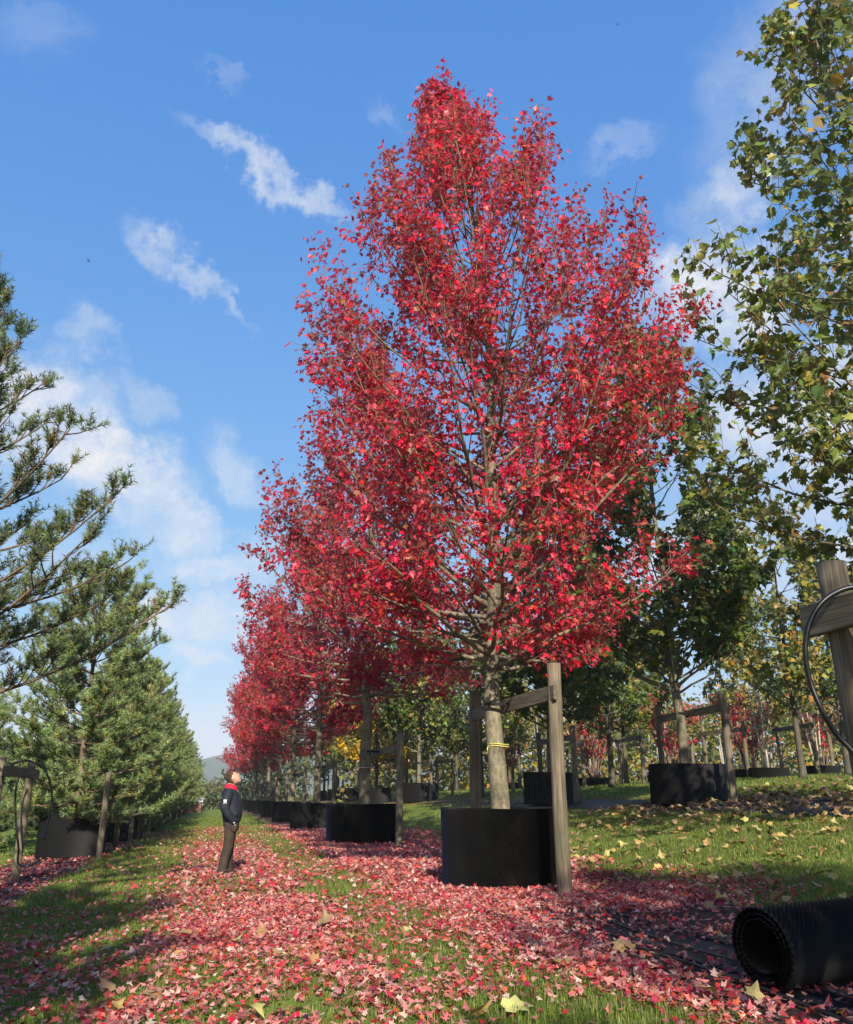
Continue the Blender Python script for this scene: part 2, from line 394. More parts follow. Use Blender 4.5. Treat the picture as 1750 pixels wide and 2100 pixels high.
def cover(X, Y):
    """red litter, yellow litter, bare soil (0..1) at a point of the ground"""
    s = row_s(X, Y)
    n1 = fbm(X * .55, Y * .4, 21); n2 = fbm(X * 1.7, Y * 1.3, 31, 2)
    red = np.interp(s, [-11, -10, -9.4, -7.6, -6.9, -6.2, -5.2, -4.6, -3.2, -2.7, -2.0, -1.6, 1.5, 2.2, 3.2, 5], [0.02, .10, .5, .5, .10, .05, .26, .78, .8, .34, .45, 1.1, 1.0, .5, .06, .02])
    fade = lerp(1.0, .28, sstep(15, 36, Y))
    red = np.where(s < -1.8, red * fade, red * lerp(1, .8, sstep(30, 80, Y)))
    patch = sstep(6.4, 5.5, Y + .9 * (n1 - .5)) * sstep(-2.4, -1.4, X) * sstep(2.3, 1.2, X)
    patch2 = np.exp(-((X + 1.35) / .4) ** 2 - ((Y - 13.2) / 2.0) ** 2)
    patch3 = np.exp(-((X - .05) / .25) ** 2 - ((Y - 8.1) / .35) ** 2) + np.exp(-((X - .95) / .3) ** 2 - ((Y - 6.6) / .3) ** 2)
    patch4 = np.exp(-((X + 3.9) / .5) ** 2 - ((Y - 8.3) / 1.3) ** 2) + np.exp(-((X + 2.7) / .6) ** 2 - ((Y - 11.8) / 1.4) ** 2)
    red = red * (1 - .62 * patch) * (1 - .65 * patch2) * (1 - .6 * np.clip(patch3, 0, 1)) * (1 - .5 * np.clip(patch4, 0, 1))
    red = np.clip(1.25 * red * (.05 + 1.55 * n1) * (.35 + 1.15 * n2) - .14, 0, 1)
    red = red * (1 - .8 * sstep(-1.35, -.6, s + .4 * (n2 - .5)) * sstep(11.5, 9.5, Y))
    red = np.maximum(red, .5 * np.clip(2.2 * n1 * n2, 0, 1) * sstep(-7.6, -6.6, s) * sstep(-3, -4, s) * sstep(11.5, 7.5, Y))
    red = np.maximum(red, .05 * sstep(-10, -9, s) * sstep(3, 2, s) * (.4 + n2))
    yel = np.interp(s, [0, 1, 2.2, 4, 6.8, 7.4, 9.6, 10.4, 13, 20], [0, .03, .16, .2, .3, .9, .9, .3, .08, .02])
    yel = np.clip(yel * (.4 + 1.2 * fbm(X * .9, Y * .9, 41)), 0, 1)
    w = .35 * (n2 - .5)
    soil = np.maximum(sstep(-1.7, -.9, s + w) * sstep(2.3, 1.5, s + w), sstep(-9.9, -9.2, s + w) * sstep(-6.9, -7.6, s + w))
    soil = np.maximum(soil, sstep(7.0, 7.7, s + w) * sstep(10, 9.3, s + w))
    return red, yel, soil

def build_ground():
    def axis(lo, hi, a, b, step, grow):
        mid = list(np.arange(a, b + 1e-6, step)); r = [mid[-1]]; d = step
        while r[-1] < hi: d *= grow; r.append(r[-1] + d)
        l = [mid[0]]; d = step
        while l[-1] > lo: d *= grow; l.append(l[-1] - d)
        return np.array(sorted(l[1:]) + mid + r[1:])
    xs = axis(-2500, 2500, -11, 12, .2, 1.08); ys = axis(-300, 4000, 4, 30, .2, 1.06)
    X, Y = np.meshgrid(xs, ys); Z = gz(X, Y)
    red, yel, soil = cover(X, Y)
    far = sstep(150, 260, np.hypot(X, Y))
    red *= 1 - far; yel *= 1 - far; soil *= 1 - far
    v = np.stack([X.ravel(), Y.ravel(), Z.ravel()], 1); nx = len(xs); ny = len(ys)
    i = np.arange(nx * ny).reshape(ny, nx)
    f = np.stack([i[:-1, :-1].ravel(), i[:-1, 1:].ravel(), i[1:, 1:].ravel(), i[1:, :-1].ravel()], 1)
    me = np_mesh('ground', v, f, True, np.stack([red.ravel(), yel.ravel(), soil.ravel()], 1))
    m, N, L, P = mat_new('ground')
    at = N.new('ShaderNodeAttribute'); at.attribute_name = 'col'
    sp = N.new('ShaderNodeSeparateColor'); L.new(at.outputs['Color'], sp.inputs[0])
    tc = N.new('ShaderNodeTexCoord')
    ng = noise(N, L, tc.outputs['Object'], 1.6, 8, .7)
    rg = ramp(N, [(.28, (.05, .075, .012)), (.5, (.11, .17, .022)), (.72, (.19, .25, .045))]); L.new(ng.outputs['Fac'], rg.inputs[0])
    ns = noise(N, L, tc.outputs['Object'], 14, 6, .7)
    rs = ramp(N, [(.3, (.018, .012, .009)), (.6, (.05, .034, .024)), (.8, (.1, .07, .05))]); L.new(ns.outputs['Fac'], rs.inputs[0])
    # leaf litter too far off to build leaf by leaf
    vo = N.new('ShaderNodeTexVoronoi'); vo.inputs['Scale'].default_value = 13; L.new(tc.outputs['Object'], vo.inputs['Vector'])
    sv = N.new('ShaderNodeSeparateColor'); L.new(vo.outputs['Color'], sv.inputs[0])
    rr = ramp(N, [(.1, (.16, .015, .02)), (.4, (.36, .045, .05)), (.65, (.42, .16, .14)), (.9, (.5, .27, .24))]); L.new(sv.outputs[0], rr.inputs[0])
    ry = ramp(N, [(.1, (.1, .05, .025)), (.5, (.28, .16, .06)), (.9, (.42, .3, .1))]); L.new(sv.outputs[0], ry.inputs[0])
    def over(base, top, amt, thr_src):
        lt = N.new('ShaderNodeMath'); lt.operation = 'LESS_THAN'; L.new(thr_src, lt.inputs[0]); L.new(amt, lt.inputs[1])
        x = N.new('ShaderNodeMix'); x.data_type = 'RGBA'; L.new(lt.outputs[0], x.inputs['Factor']); L.new(base, x.inputs['A']); L.new(top, x.inputs['B'])
        return x.outputs['Result']
    mx = N.new('ShaderNodeMix'); mx.data_type = 'RGBA'; L.new(sp.outputs[2], mx.inputs['Factor']); L.new(rg.outputs[0], mx.inputs['A']); L.new(rs.outputs[0], mx.inputs['B'])
    # in the near ground real leaves lie on top: keep only part of the drawn litter
    k1 = N.new('ShaderNodeMath'); k1.operation = 'MULTIPLY'; k1.inputs[1].default_value = .55; L.new(sp.outputs[0], k1.inputs[0])
    k2 = N.new('ShaderNodeMath'); k2.operation = 'MULTIPLY'; k2.inputs[1].default_value = .5; L.new(sp.outputs[1], k2.inputs[0])
    c = over(mx.outputs['Result'], rr.outputs[0], k1.outputs[0], sv.outputs[1])
    c = over(c, ry.outputs[0], k2.outputs[0], sv.outputs[2])
    L.new(c, P.inputs['Base Color']); P.inputs['Roughness'].default_value = .9; P.inputs['Specular IOR Level'].default_value = .2
    bump(N, L, P, ng.outputs['Fac'], .6, .05)
    o = obj('ground', me, m); tag(o, 'grass field with bare soil strips along the tree rows', 'ground', kind='structure')
build_ground()

# far wooded hill
def build_hill():
    xs = np.linspace(-2600, 2600, 261); ys = np.linspace(1300, 2300, 41)
    X, Y = np.meshgrid(xs, ys)
    t = np.clip((Y - 1300) / 500, 0, 1); prof = np.sin(np.clip((Y - 1300) / 1000, 0, 1) * np.pi) ** .8
    H = 46 + 34 * np.exp(-((X + 250) / 420) ** 2) + 30 * fbm(X / 300, Y / 300, 3) - 26 * np.exp(-((X + 560) / 130) ** 2)
    Z = H * prof - 6 + 9 * fbm(X / 25, Y / 25, 8) * (prof > .02)
    nx, ny = len(xs), len(ys); i = np.arange(nx * ny).reshape(ny, nx)
    f = np.stack([i[:-1, :-1].ravel(), i[:-1, 1:].ravel(), i[1:, 1:].ravel(), i[1:, :-1].ravel()], 1)
    me = np_mesh('hill', np.stack([X.ravel(), Y.ravel(), Z.ravel()], 1), f, False)
    m = m_noise('wooded_hill', [(.3, (.03, .045, .02)), (.55, (.07, .085, .035)), (.8, (.13, .12, .05))], .05, rough=.95, bumps=0)
    tag(obj('hill', me, m), 'wooded hill on the horizon behind the nursery', 'hill', kind='structure')
build_hill()

# ------------------------------------------------------------------ leaves
def leaf_template(kind):
    if kind == 'maple':      # five pointed lobes, stalk end at the origin
        o = [(0, 0), (.17, .10), (.42, .02), (.34, .27), (.56, .52), (.25, .50), (.20, .66), (0, 1.0), (-.20, .66), (-.25, .50), (-.56, .52), (-.34, .27), (-.42, .02), (-.17, .10)]
    elif kind == 'plane':    # broad, shallow lobes
        o = [(0, 0), (.25, -.06), (.55, .12), (.40, .30), (.60, .58), (.27, .62), (0, 1.0), (-.27, .62), (-.60, .58), (-.40, .30), (-.55, .12), (-.25, -.06)]
    elif kind == 'star':     # cheap maple for the distance
        o = [(0, 0), (.43, .02), (.25, .27), (.57, .52), (.24, .54), (0, 1.0), (-.24, .54), (-.57, .52), (-.25, .27), (-.43, .02)]
    elif kind == 'spray':    # far foliage
        o = [(0, 0), (.42, .45), (0, 1), (-.42, .45)]
    else:                    # plain oval
        o = [(0, 0), (.34, .3), (.3, .65), (0, 1), (-.3, .65), (-.34, .3)]
    v = [(0, .36, 0.0)] + [(x, y, .0) for x, y in o]
    v = np.array(v); v[:, 1] -= .05
    v[:, 2] = .10 * np.abs(v[:, 0]) * 1.6 - .16 * (v[:, 1] - .4) ** 2 * 1.2
    n = len(o)
    f = np.array([(0, 1 + i, 1 + (i + 1) % n) for i in range(n)])
    if kind in ('star', 'spray'):       # no centre point: a fan from the stalk
        v = v[1:]; f = np.array([(0, i, i + 1) for i in range(1, n - 1)])
    return v, f
TEMPL = {k: leaf_template(k) for k in ('maple', 'plane', 'star', 'oval', 'spray')}

def frames(nrm, tip):
    z = nrm / np.linalg.norm(nrm, axis=1, keepdims=True)
    y = tip - z * np.sum(tip * z, 1, keepdims=True); y /= np.linalg.norm(y, axis=1, keepdims=True) + 1e-9
    x = np.cross(y, z)
    return np.stack([x, y, z], 2)            # columns

def leaves_mesh(name, templ, pos, nrm, tip, size, col, curl=None):
    tv, tf = TEMPL[templ]; n = len(pos); k = len(tv)
    Rm = frames(nrm, tip)
    loc = np.repeat(tv[None], n, 0) * size[:, None, None]
    jr = np.random.default_rng(n)
    loc[:, :, 0] = loc[:, :, 0] * jr.uniform(.68, 1.1, n)[:, None] + loc[:, :, 1] * jr.normal(0, .14, n)[:, None]   # folded, skewed
    if curl is not None: loc[:, :, 2] *= curl[:, None]
    loc[:, :, 2] += (loc[:, :, 1] ** 2 / size[:, None]) * np.clip(jr.normal(0, .16, n), -.3, .3)[:, None]             # tips curl up or down
    v = np.einsum('nij,nkj->nki', Rm, loc) + pos[:, None, :]
    f = tf[None] + (np.arange(n) * k)[:, None, None]
    return np_mesh(name, v.reshape(-1, 3), f.reshape(-1, 3), False, np.repeat(col, k, 0))

def pick_cols(rng, n, table):
    w = np.array([t[0] for t in table], float); w /= w.sum()
    c = np.array([t[1] for t in table]); i = rng.choice(len(table), n, p=w)
    return np.clip(c[i] * rng.uniform(.75, 1.25, (n, 1)) + rng.normal(0, .012, (n, 3)), .004, .9)

def leaf_parts(rng, parent, templ, mat, pos, nrm, tip, size, table, name='leaf'):
    """each leaf an object of its own: shared meshes in a few colours"""
    tv, tf = TEMPL[templ]; meshes = []
    for q in range(10):
        c = pick_cols(rng, 1, table); cu = rng.uniform(.6, 2.2)
        tq = tv * np.array([rng.uniform(.65, 1.1), 1, cu]); tq[:, 0] += tq[:, 1] * rng.normal(0, .12); tq[:, 2] += tq[:, 1] ** 2 * rng.normal(0, .22)
        me = np_mesh(name, tq, tf, False, np.repeat(c, len(tv), 0)); me.materials.append(mat); meshes.append(me)
    Rm = frames(nrm, tip)
    for i in range(len(pos)):
        o = bpy.data.objects.new(name, meshes[i % 10]); C.objects.link(o)
        m = Matrix([list(Rm[i][0]) + [0], list(Rm[i][1]) + [0], list(Rm[i][2]) + [0], [0, 0, 0, 1]])
        o.rotation_euler = m.to_euler(); o.location = pos[i]; o.scale = (float(size[i]),) * 3
        o.parent = parent
        yield o

# ------------------------------------------------------------------ broadleaf trees
def bez(p0, p1, p2, n):
    return [p0 * (1 - t) ** 2 + p1 * 2 * t * (1 - t) + p2 * t * t for t in (i / n for i in range(n + 1))]

def grow(seed, H, base, env, r0, axis_pts, n_limbs, subs, twigs, leaf_step, droop=.15, rise=(.12, .32), spire=.6, limb_r=.4, low=0.0):
    """returns trunk mesh, limb mesh and the spots of the leaves: pos, outward, tipness"""
    rg = random.Random(seed)
    ax = lambda z: Vector((np.interp(z, axis_pts[0], axis_pts[1]), np.interp(z, axis_pts[0], axis_pts[2]), z))
    tr = MB(); zs = [0, .15, .4, .8, 1.3] + [1.3 + (H - 1.5) * (i / 14) for i in range(1, 15)]
    def trad(z): return max(.012, r0 * (1.0 - .95 * (z / H) ** .75) * (1 + .28 * math.exp(-z / .25)))
    wob = [Vector((rg.uniform(-1, 1), rg.uniform(-1, 1), 0)) * (.0 if z < 2 else .05) for z in zs]
    tr.tube([ax(z) + w for z, w in zip(zs, wob)], [trad(z) for z in zs], 14)
    br = MB(); P = []; O = []; T = []
    def add_leaves(pts, a, step, tipf):
        seglen = sum((pts[i + 1] - pts[i]).length for i in range(len(pts) - 1))
        n = max(1, int(seglen / step))
        for i in range(n):
            t = a + (1 - a) * (i + rg.random()) / n
            q = t * (len(pts) - 1); k = min(int(q), len(pts) - 2); p = pts[k].lerp(pts[k + 1], q - k)
            for s in range(2):
                off = Vector((rg.gauss(0, 1), rg.gauss(0, 1), rg.gauss(-.35, .8))) * .085
                P.append(p + off); o = Vector((p.x - ax(p.z).x, p.y - ax(p.z).y, 0)); O.append(o.normalized() if o.length > .05 else Vector((rg.uniform(-1, 1), rg.uniform(-1, 1), 0)))
                T.append(tipf * t)
    for i in range(n_limbs):
        u = (i + rg.random() * .8) / n_limbs
        z0 = base + (H - base) * (.0 + .93 * u ** 1.42)
        a = i * 2.39996 + rg.uniform(-.5, .5)
        z1 = min(z0 + (H - base) * rg.uniform(*rise) * (1 - .45 * u), H * .985)
        if z0 - base < low: z1 = z0 + rg.uniform(-.1, 1.5)
        rad = env(z1, a) * rg.uniform(.66, 1.0)
        p0 = ax(z0); c = ax(z1)
        e = c + Vector((math.cos(a) * rad, math.sin(a) * rad, 0))
        mid = p0.lerp(e, .5) + Vector((math.cos(a), math.sin(a), 0)) * rad * .12 + Vector((0, 0, -.08 * (e - p0).length))
        L0 = (e - p0).length
        n = 7; pts = bez(p0, mid, e, n)
        for k in range(1, n): pts[k] += Vector((rg.gauss(0, 1), rg.gauss(0, 1), rg.gauss(0, 1))) * .022 * L0 / 3
        rr = max(.02, trad(z0) * limb_r) * rg.uniform(.75, 1.1)
        br.tube(pts, [lerp(rr, .008, (k / n) ** .8) for k in range(n + 1)], 7, cap=False)
        add_leaves(pts[4:], .0, leaf_step * 1.2, .6)
        ns = max(3, int(subs * (.55 + .45 * L0 / 4)))
        for j in range(ns):
            t = lerp(.22, 1.0, (j + rg.random() * .7) / ns); q = t * n; k = min(int(q), n - 1); p = pts[k].lerp(pts[k + 1], q - k)
            tan = (pts[k + 1] - pts[k]).normalized()
            side = Vector((-math.sin(a), math.cos(a), 0)) * rg.choice((-1, 1)) * rg.uniform(.35, 1.0)
            d = (tan * rg.uniform(.5, .9) + side * .75 + Vector((0, 0, rg.uniform(-droop, .75)))).normalized()
            ln = rg.uniform(.55, 1.15) * lerp(1.25, .6, t) * min(1.3, .35 + L0 / 4)
            e2 = p + d * ln + Vector((0, 0, .12 * ln))
            # keep inside the outline of the crown
            c2 = ax(e2.z); hv = Vector((e2.x - c2.x, e2.y - c2.y, 0)); lim = env(e2.z, math.atan2(hv.y, hv.x)) * 1.02 + .04
            if hv.length > lim: hv *= lim / hv.length; e2 = Vector((c2.x + hv.x, c2.y + hv.y, e2.z))
            sp = bez(p, p.lerp(e2, .5) + Vector((rg.gauss(0, 1), rg.gauss(0, 1), -.5)) * .06, e2, 4)
            br.tube(sp, [lerp(max(.006, rr * .34 * (1 - .5 * t)), .0045, x / 4) for x in range(5)], 5, cap=False)
            add_leaves(sp, .25, leaf_step, .9)
            for w in range(twigs):
                tt = lerp(.3, 1, (w + rg.random()) / twigs); q2 = tt * 4; kk = min(int(q2), 3); pp = sp[kk].lerp(sp[kk + 1], q2 - kk)
                dd = (d * .7 + Vector((rg.gauss(0, .6), rg.gauss(0, .6), rg.uniform(-.25, .8)))).normalized()
                l3 = rg.uniform(.25, .55) * min(1, .45 + env(pp.z, 0) / 3)
                if rg.random() < (.16 if pp.z < .5 * H else .34): dd = (dd * .3 + Vector((0, 0, 1))).normalized(); l3 *= 1.1 + spire * rg.uniform(.6, 1.6)
                e3 = pp + dd * l3
                br.tube([pp, pp.lerp(e3, .5) + Vector((0, 0, -.015)), e3], [.0055, .0045, .003], 4, cap=False)
                add_leaves([pp, pp.lerp(e3, .5), e3], .2, leaf_step * .9, 1.0)
    # leader shoots
    top = ax(H)
    for k in range(4):
        e = top + Vector((rg.uniform(-.5, .5), rg.uniform(-.5, .5), rg.uniform(-.2, .5)))
        p = ax(H * rg.uniform(.88, .95)); br.tube([p, p.lerp(e, .5), e], [.014, .009, .004], 5, cap=False); add_leaves([p, p.lerp(e, .5), e], .1, leaf_step * .5, 1.0)
    return tr.mesh('trunk'), br.mesh('branches'), np.array([tuple(p) for p in P]), np.array([tuple(o) for o in O]), np.array(T)

def leaf_orient(rng, O, hang=.6):
    n = len(O)
    nrm = O * .45 + np.array([0, 0, .55]) + rng.normal(0, .55, (n, 3))
    tip = O * .35 + np.array([0, 0, -hang]) + rng.normal(0, .45, (n, 3))
    return nrm, tip

RED = [(5, (.60, .010, .040)), (5, (.42, .007, .032)), (3.5, (.72, .018, .045)), (2.6, (.72, .09, .13)), (.9, (.26, .006, .022)), (1.1, (.6, .1, .04)), (.6, (.36, .13, .06))]
BRONZE = [(3, (.26, .08, .045)), (2, (.34, .13, .06)), (1, (.2, .12, .05)), (2, (.42, .06, .05))]
RED_FAR = [(5, (.50, .010, .034)), (4, (.34, .007, .026)), (2, (.58, .025, .045)), (1.4, (.34, .06, .035)), (.5, (.26, .13, .04))]
PLANE = [(5, (.13, .18, .03)), (3, (.09, .14, .025)), (3, (.2, .23, .035)), (1.8, (.33, .27, .04)), (1.1, (.34, .19, .05)), (.5, (.26, .11, .04))]
PLANE_DK = [(5, (.09, .135, .024)), (4, (.06, .10, .02)), (3, (.15, .18, .03)), (1.2, (.3, .23, .04)), (.7, (.3, .16, .04))]
AUTUMN = [(5, (.13, .155, .03)), (3, (.22, .2, .035)), (2.5, (.34, .24, .04)), (1.2, (.33, .15, .04))]
YELLOW = [(5, (.62, .40, .025)), (4, (.52, .31, .02)), (2, (.6, .25, .03)), (1, (.25, .24, .03))]

def env_from(zs, rs, seed, rough=.055):
    ph = [random.Random(seed + k).uniform(0, 6.28) for k in range(4)]
    def e(z, a):
        r = float(np.interp(z, zs, rs))
        return max(.05, r * (1 + rough * (.6 * math.sin(2 * a + ph[0] + z * .6) + .5 * math.sin(3 * a + ph[1] - z * .9) + .4 * math.sin(5 * a + ph[2] + z * 1.3))))
    return e

def broad_tree(name, seed, H, base, zs, rs, r0, axis_pts, n_limbs, subs, twigs, step, templ, size, table, leaf_mat, bark, tip_table=None, tip_p=.0, thin=1.0, n_parts=0, origin=None, **kw):
    """an Empty (unlabelled) with trunk (> branches) and crown"""
    rng = np.random.default_rng(seed)
    tme, bme, P, O, T = grow(seed, H, base, env_from(zs, rs, seed), r0, axis_pts, n_limbs, subs, twigs, step, **kw)
    axx = np.interp(P[:, 2], axis_pts[0], axis_pts[1]); axy = np.interp(P[:, 2], axis_pts[0], axis_pts[2])
    q = np.hypot(P[:, 0] - axx, P[:, 1] - axy) / (np.interp(P[:, 2], zs, rs) + .2)
    keep = rng.random(len(P)) < thin * np.clip(np.where(P[:, 2] < .5 * H, .55, .34) + .9 * q, 0, 1); P, O, T = P[keep], O[keep], T[keep]
    nrm, tip = leaf_orient(rng, O)
    sz = rng.uniform(size * .62, size * 1.2, len(P)); col = pick_cols(rng, len(P), table)
    # whole sprays share a shade
    pat = fbm(P[:, 0] * .8 + P[:, 2] * .33, P[:, 1] * .8 + P[:, 2] * .75, seed, 2)[:, None]
    col = np.clip(col * (.62 + .8 * pat), .004, .9)
    if tip_table is not None:
        c2 = pick_cols(rng, len(P), tip_table); pr = tip_p * (T > .55) * sstep(.45, .62, fbm(P[:, 0] * 1.6, P[:, 1] * 1.6 + P[:, 2] * 1.1, seed + 5, 2))
        w = rng.random(len(P)) < pr; col[w] = c2[w]
    root = bpy.data.objects.new(name, None); C.objects.link(root); root.empty_display_size = .4
    t = obj('trunk', tme, bark, root); obj('branches', bme, bark, t)
    near = None
    if n_parts:
        d = np.linalg.norm(P + np.array(origin) - np.array([0, 0, 1.2]), axis=1); idx = np.argsort(d)[:n_parts * 4]
        idx = rng.permutation(idx)[:n_parts]; mask = np.zeros(len(P), bool); mask[idx] = True; near = mask
    m = ~near if near is not None else np.ones(len(P), bool)
    me = leaves_mesh('crown', templ, P[m], nrm[m], tip[m], sz[m], col[m], rng.uniform(.4, 2.2, m.sum()))
    cr = obj('crown', me, leaf_mat, root); cr['kind'] = 'stuff'
    if near is not None:
        for o in leaf_parts(rng, root, 'maple' if templ == 'star' else templ, leaf_mat, P[near], nrm[near], tip[near], sz[near], table): pass
    print(name, 'leaves', len(P))
    return root

MZ = [3.0, 3.7, 4.6, 5.6, 8.5, 9.6, 11.6, 13.0, 14.0, 15.2, 15.8]
MR = [1.0, 2.5, 3.45, 3.8, 3.75, 3.5, 2.75, 1.5, .66, .1, .05]
# the maple in the near pot
T1 = G(1.14, 13.3)
maple1 = broad_tree('red_maple', 11, 14.9, 3.15, MZ, MR, .170, ([0, 3.3, 6, 9, 12, 15.2], [0, -.08, -.02, .04, -.22, -.95], [0, 0, 0, .1, .1, .1]),
                    138, 7, 4, .10, 'star', .103, RED, M['maple_leaf'], M['maple_bark'], BRONZE, .55, n_parts=300, origin=T1, rise=(.14, .36), low=.9)
maple1.location = T1
tag(maple1, 'tall crimson maple in the black pot beside the rolled mesh, yellow ribbon on trunk', 'tree', 'red maples in a row')
def band(root, z, r, mat, n=1):
    b = MB()
    for k in range(n):
        pts = [Vector((math.cos(w) * r, math.sin(w) * r, z + k * .03 + .008 * math.sin(w * 2))) for w in (2 * math.pi * i / 20 for i in range(21))]
        b.tube(pts, .006, 5)
    b.tube([Vector((-r * .9, -r * .55, z)), Vector((-r * 1.0, -r * .62, z - .04)), Vector((-r * .98, -r * .6, z - .1))], [.007, .008, .004], 5)
    return obj('ribbon', b, mat, root)
rb = band(maple1, 1.95, .172, M['ribbon'], 2); rb.location = (-.035, 0, 0)

mapleB = broad_tree('red_maple', 23, 15.0, 3.8, MZ, MR, .19, ([0, 6, 15], [0, .1, -.3], [0, 0, .1]),
                    86, 7, 3, .125, 'star', .145, RED_FAR, M['maple_leaf'], M['maple_bark'], BRONZE, .5, rise=(.14, .34), low=1.0)
mapleC = broad_tree('red_maple', 37, 14.4, 3.7, MZ, MR, .18, ([0, 6, 15], [0, -.1, .2], [0, 0, .1]),
                    64, 7, 3, .15, 'star', .185, RED_FAR, M['maple_leaf'], M['maple_bark'], BRONZE, .6, rise=(.14, .34), low=1.0)
band(mapleB, 1.95, .175, M['white_tie'], 1)
MAPLE_D = [13.3, 25.5, 37.7, 49.9, 62, 74, 86, 98, 110]
rg = random.Random(3)
for i, D in enumerate(MAPLE_D):
    if i == 0: continue
    src = mapleB if i % 2 else mapleC
    o = src if i in (1, 2) else copy_tree(src, skip=('ribbon',))
    o.location = G(on_row(0, D), D); o.rotation_euler = (0, 0, 2.3 if i == 1 else rg.uniform(0, 6.28)); sc = (1.05, 1.07, 1.08, 1.06, 1.1, 1.08, 1.05, 1.1)[i - 1]; o.scale = (sc,) * 3
    tag(o, f'{ORD[i+1]} red maple of its row, counting from the rolled black mesh', 'tree', 'red maples in a row')

# ------------------------------------------------------------------ pots
def dimple_pot(r, h, nc, nr, amp, wall=.012):
    """a cylinder of egg-crate plastic sheet"""
    v = []; f = []; rg = random.Random(5)
    for j in range(nr + 1):
        for i in range(nc):
            w = 2 * math.pi * i / nc
            rr = r + (amp if (i + j) % 2 == 0 else -amp) + .012 * math.sin(3 * w + j * .1) + .006 * math.sin(7 * w)
            z = h * j / nr + (.012 * math.sin(2 * w + 1) if j == nr else 0)
            v.append((math.cos(w) * rr, math.sin(w) * rr, z))
    b = nc * nr
    # turned-in rim
    for k, (dr, dz) in enumerate(((-wall * 2, .0), (-wall * 2.4, -.14))):
        for i in range(nc):
            w = 2 * math.pi * i / nc; v.append((math.cos(w) * (r + dr), math.sin(w) * (r + dr), h + dz + .012 * math.sin(2 * w + 1)))
    for j in range(nr + 2):
        for i in range(nc):
            i2 = (i + 1) % nc; f.append((j * nc + i, j * nc + i2, (j + 1) * nc + i2, (j + 1) * nc + i))
    return np_mesh('sheet_wall', np.array(v), np.array(f), False)
POT_NEAR = dimple_pot(.9, 1.09, 232, 44, .017); POT_NEAR.materials.append(M['pot'])
POT_FAR = dimple_pot(.9, 1.09, 150, 26, .009); POT_FAR.materials.append(M['pot_dull'])
def soil_mesh():
    n = 40; v = [(0, 0, 1.03)]; f = []
    for k, r in enumerate((.3, .6, .885)):
        for i in range(n):
            w = 2 * math.pi * i / n; v.append((math.cos(w) * r, math.sin(w) * r, 1.02 - .03 * k + random.uniform(-.015, .015)))
    f = [(0, 1 + i, 1 + (i + 1) % n) for i in range(n)]
    for k in range(2):
        for i in range(n): a = 1 + k * n + i; b = 1 + k * n + (i + 1) % n; f += [(a, a + n, b + n), (a, b + n, b)]
    me = np_mesh('soil', np.array(v), np.array(f), True); me.materials.append(M['soil']); return me
SOIL = soil_mesh()
def pot(loc, label, near=False, sx=1.0, sz=1.0, group='black dimpled tree pots', rz=0):
    e = empty('tree_pot', label, 'pot', loc - Vector((0, 0, .03)), rz, group, (sx, sx, sz))
    obj('sheet_wall', POT_NEAR if near else POT_FAR, None, e); obj('soil', SOIL, None, e)
    return e

pot(T1, 'black dimpled pot of the first red maple, beside the rolled mesh', True)
for i, D in enumerate(MAPLE_D[1:], 2):
    pot(G(on_row(0, D), D), f'black dimpled pot of the {ORD[i]} red maple counting from the rolled mesh', i == 2, 1.2 if i < 6 else 1.25, .98, rz=i * 1.1)

# ------------------------------------------------------------------ stake frames
def post_mesh(h, r, seed):
    b = MB(); rg = random.Random(seed); n = 12; zs = [-.25 + (h + .25) * k / n for k in range(n + 1)]
    bx, by = rg.uniform(-.02, .02), rg.uniform(-.02, .02)
    b.tube([Vector((bx * math.sin(z * 1.1), by * math.sin(z * .9), z)) for z in zs], [r * (1 - .04 * z / h + rg.uniform(-.02, .02)) for z in zs], 16)
    me = b.mesh('post', True)
    for p in me.polygons:
        if len(p.vertices) > 4: p.use_smooth = False
    me.materials.append(M['wood']); return me
POSTS = [post_mesh(2.98, .1, k) for k in range(3)]
def bar_mesh(ln, th, ht):
    bm = bmesh.new(); bmesh.ops.create_cube(bm, size=1)
    for v in bm.verts: v.co = Vector((v.co.x * th, v.co.y * ht, v.co.z * ln))
    bmesh.ops.bevel(bm, geom=bm.edges[:], offset=.006, segments=1, affect='EDGES')
    me = bpy.data.meshes.new('crossbar'); bm.to_mesh(me); bm.free(); me.materials.append(M['wood']); return me
BAR = bar_mesh(3.62, .055, .2)
def tie_mesh():
    b = MB(); pts = []
    for i in range(22):
        w = math.pi * (.5 + i / 21.0); pts.append(Vector((math.cos(w) * .185 - .0, math.sin(w) * .185, .0 + .01 * math.sin(w))))
    pts = [Vector((.21, .185, 0))] + pts + [Vector((.21, -.185, 0))]
    for dz in (-.018, 0, .018): b.tube([p + Vector((0, 0, dz)) for p in pts], .011, 5)
    me = b.mesh('tree_tie'); me.materials.append(M['strap']); return me
TIE = tie_mesh()
def stake_frame(center, yaw, label, group, half=1.66, hscale=1.0, tie=True, both=True, bar_side=-.06, rz=0, tiex=-.23, pr=1.0):
    """local y runs along the row, local -x faces the tree"""
    e = empty('stake_frame', label, 'stake frame', center, yaw, group)
    for k, s in enumerate((-1, 1)):
        if s == -1 and not both: pass
        a = e.matrix_basis @ Vector((0, s * half, 0))
        dz = GZ(a.x, a.y) - center.z
        obj('post', POSTS[(k + int(center.y)) % 3], None, e, (0, s * half, dz), (0, 0, s * 1.3 + center.y), (pr, pr, hscale))
    z = 2.56 * hscale
    obj('crossbar', BAR, None, e, (bar_side, 0, z), (math.pi / 2, 0, 0))
    if tie: obj('tree_tie', TIE, None, e, (tiex, 0, z + .01))
    return e
yaw1 = math.atan(.29)
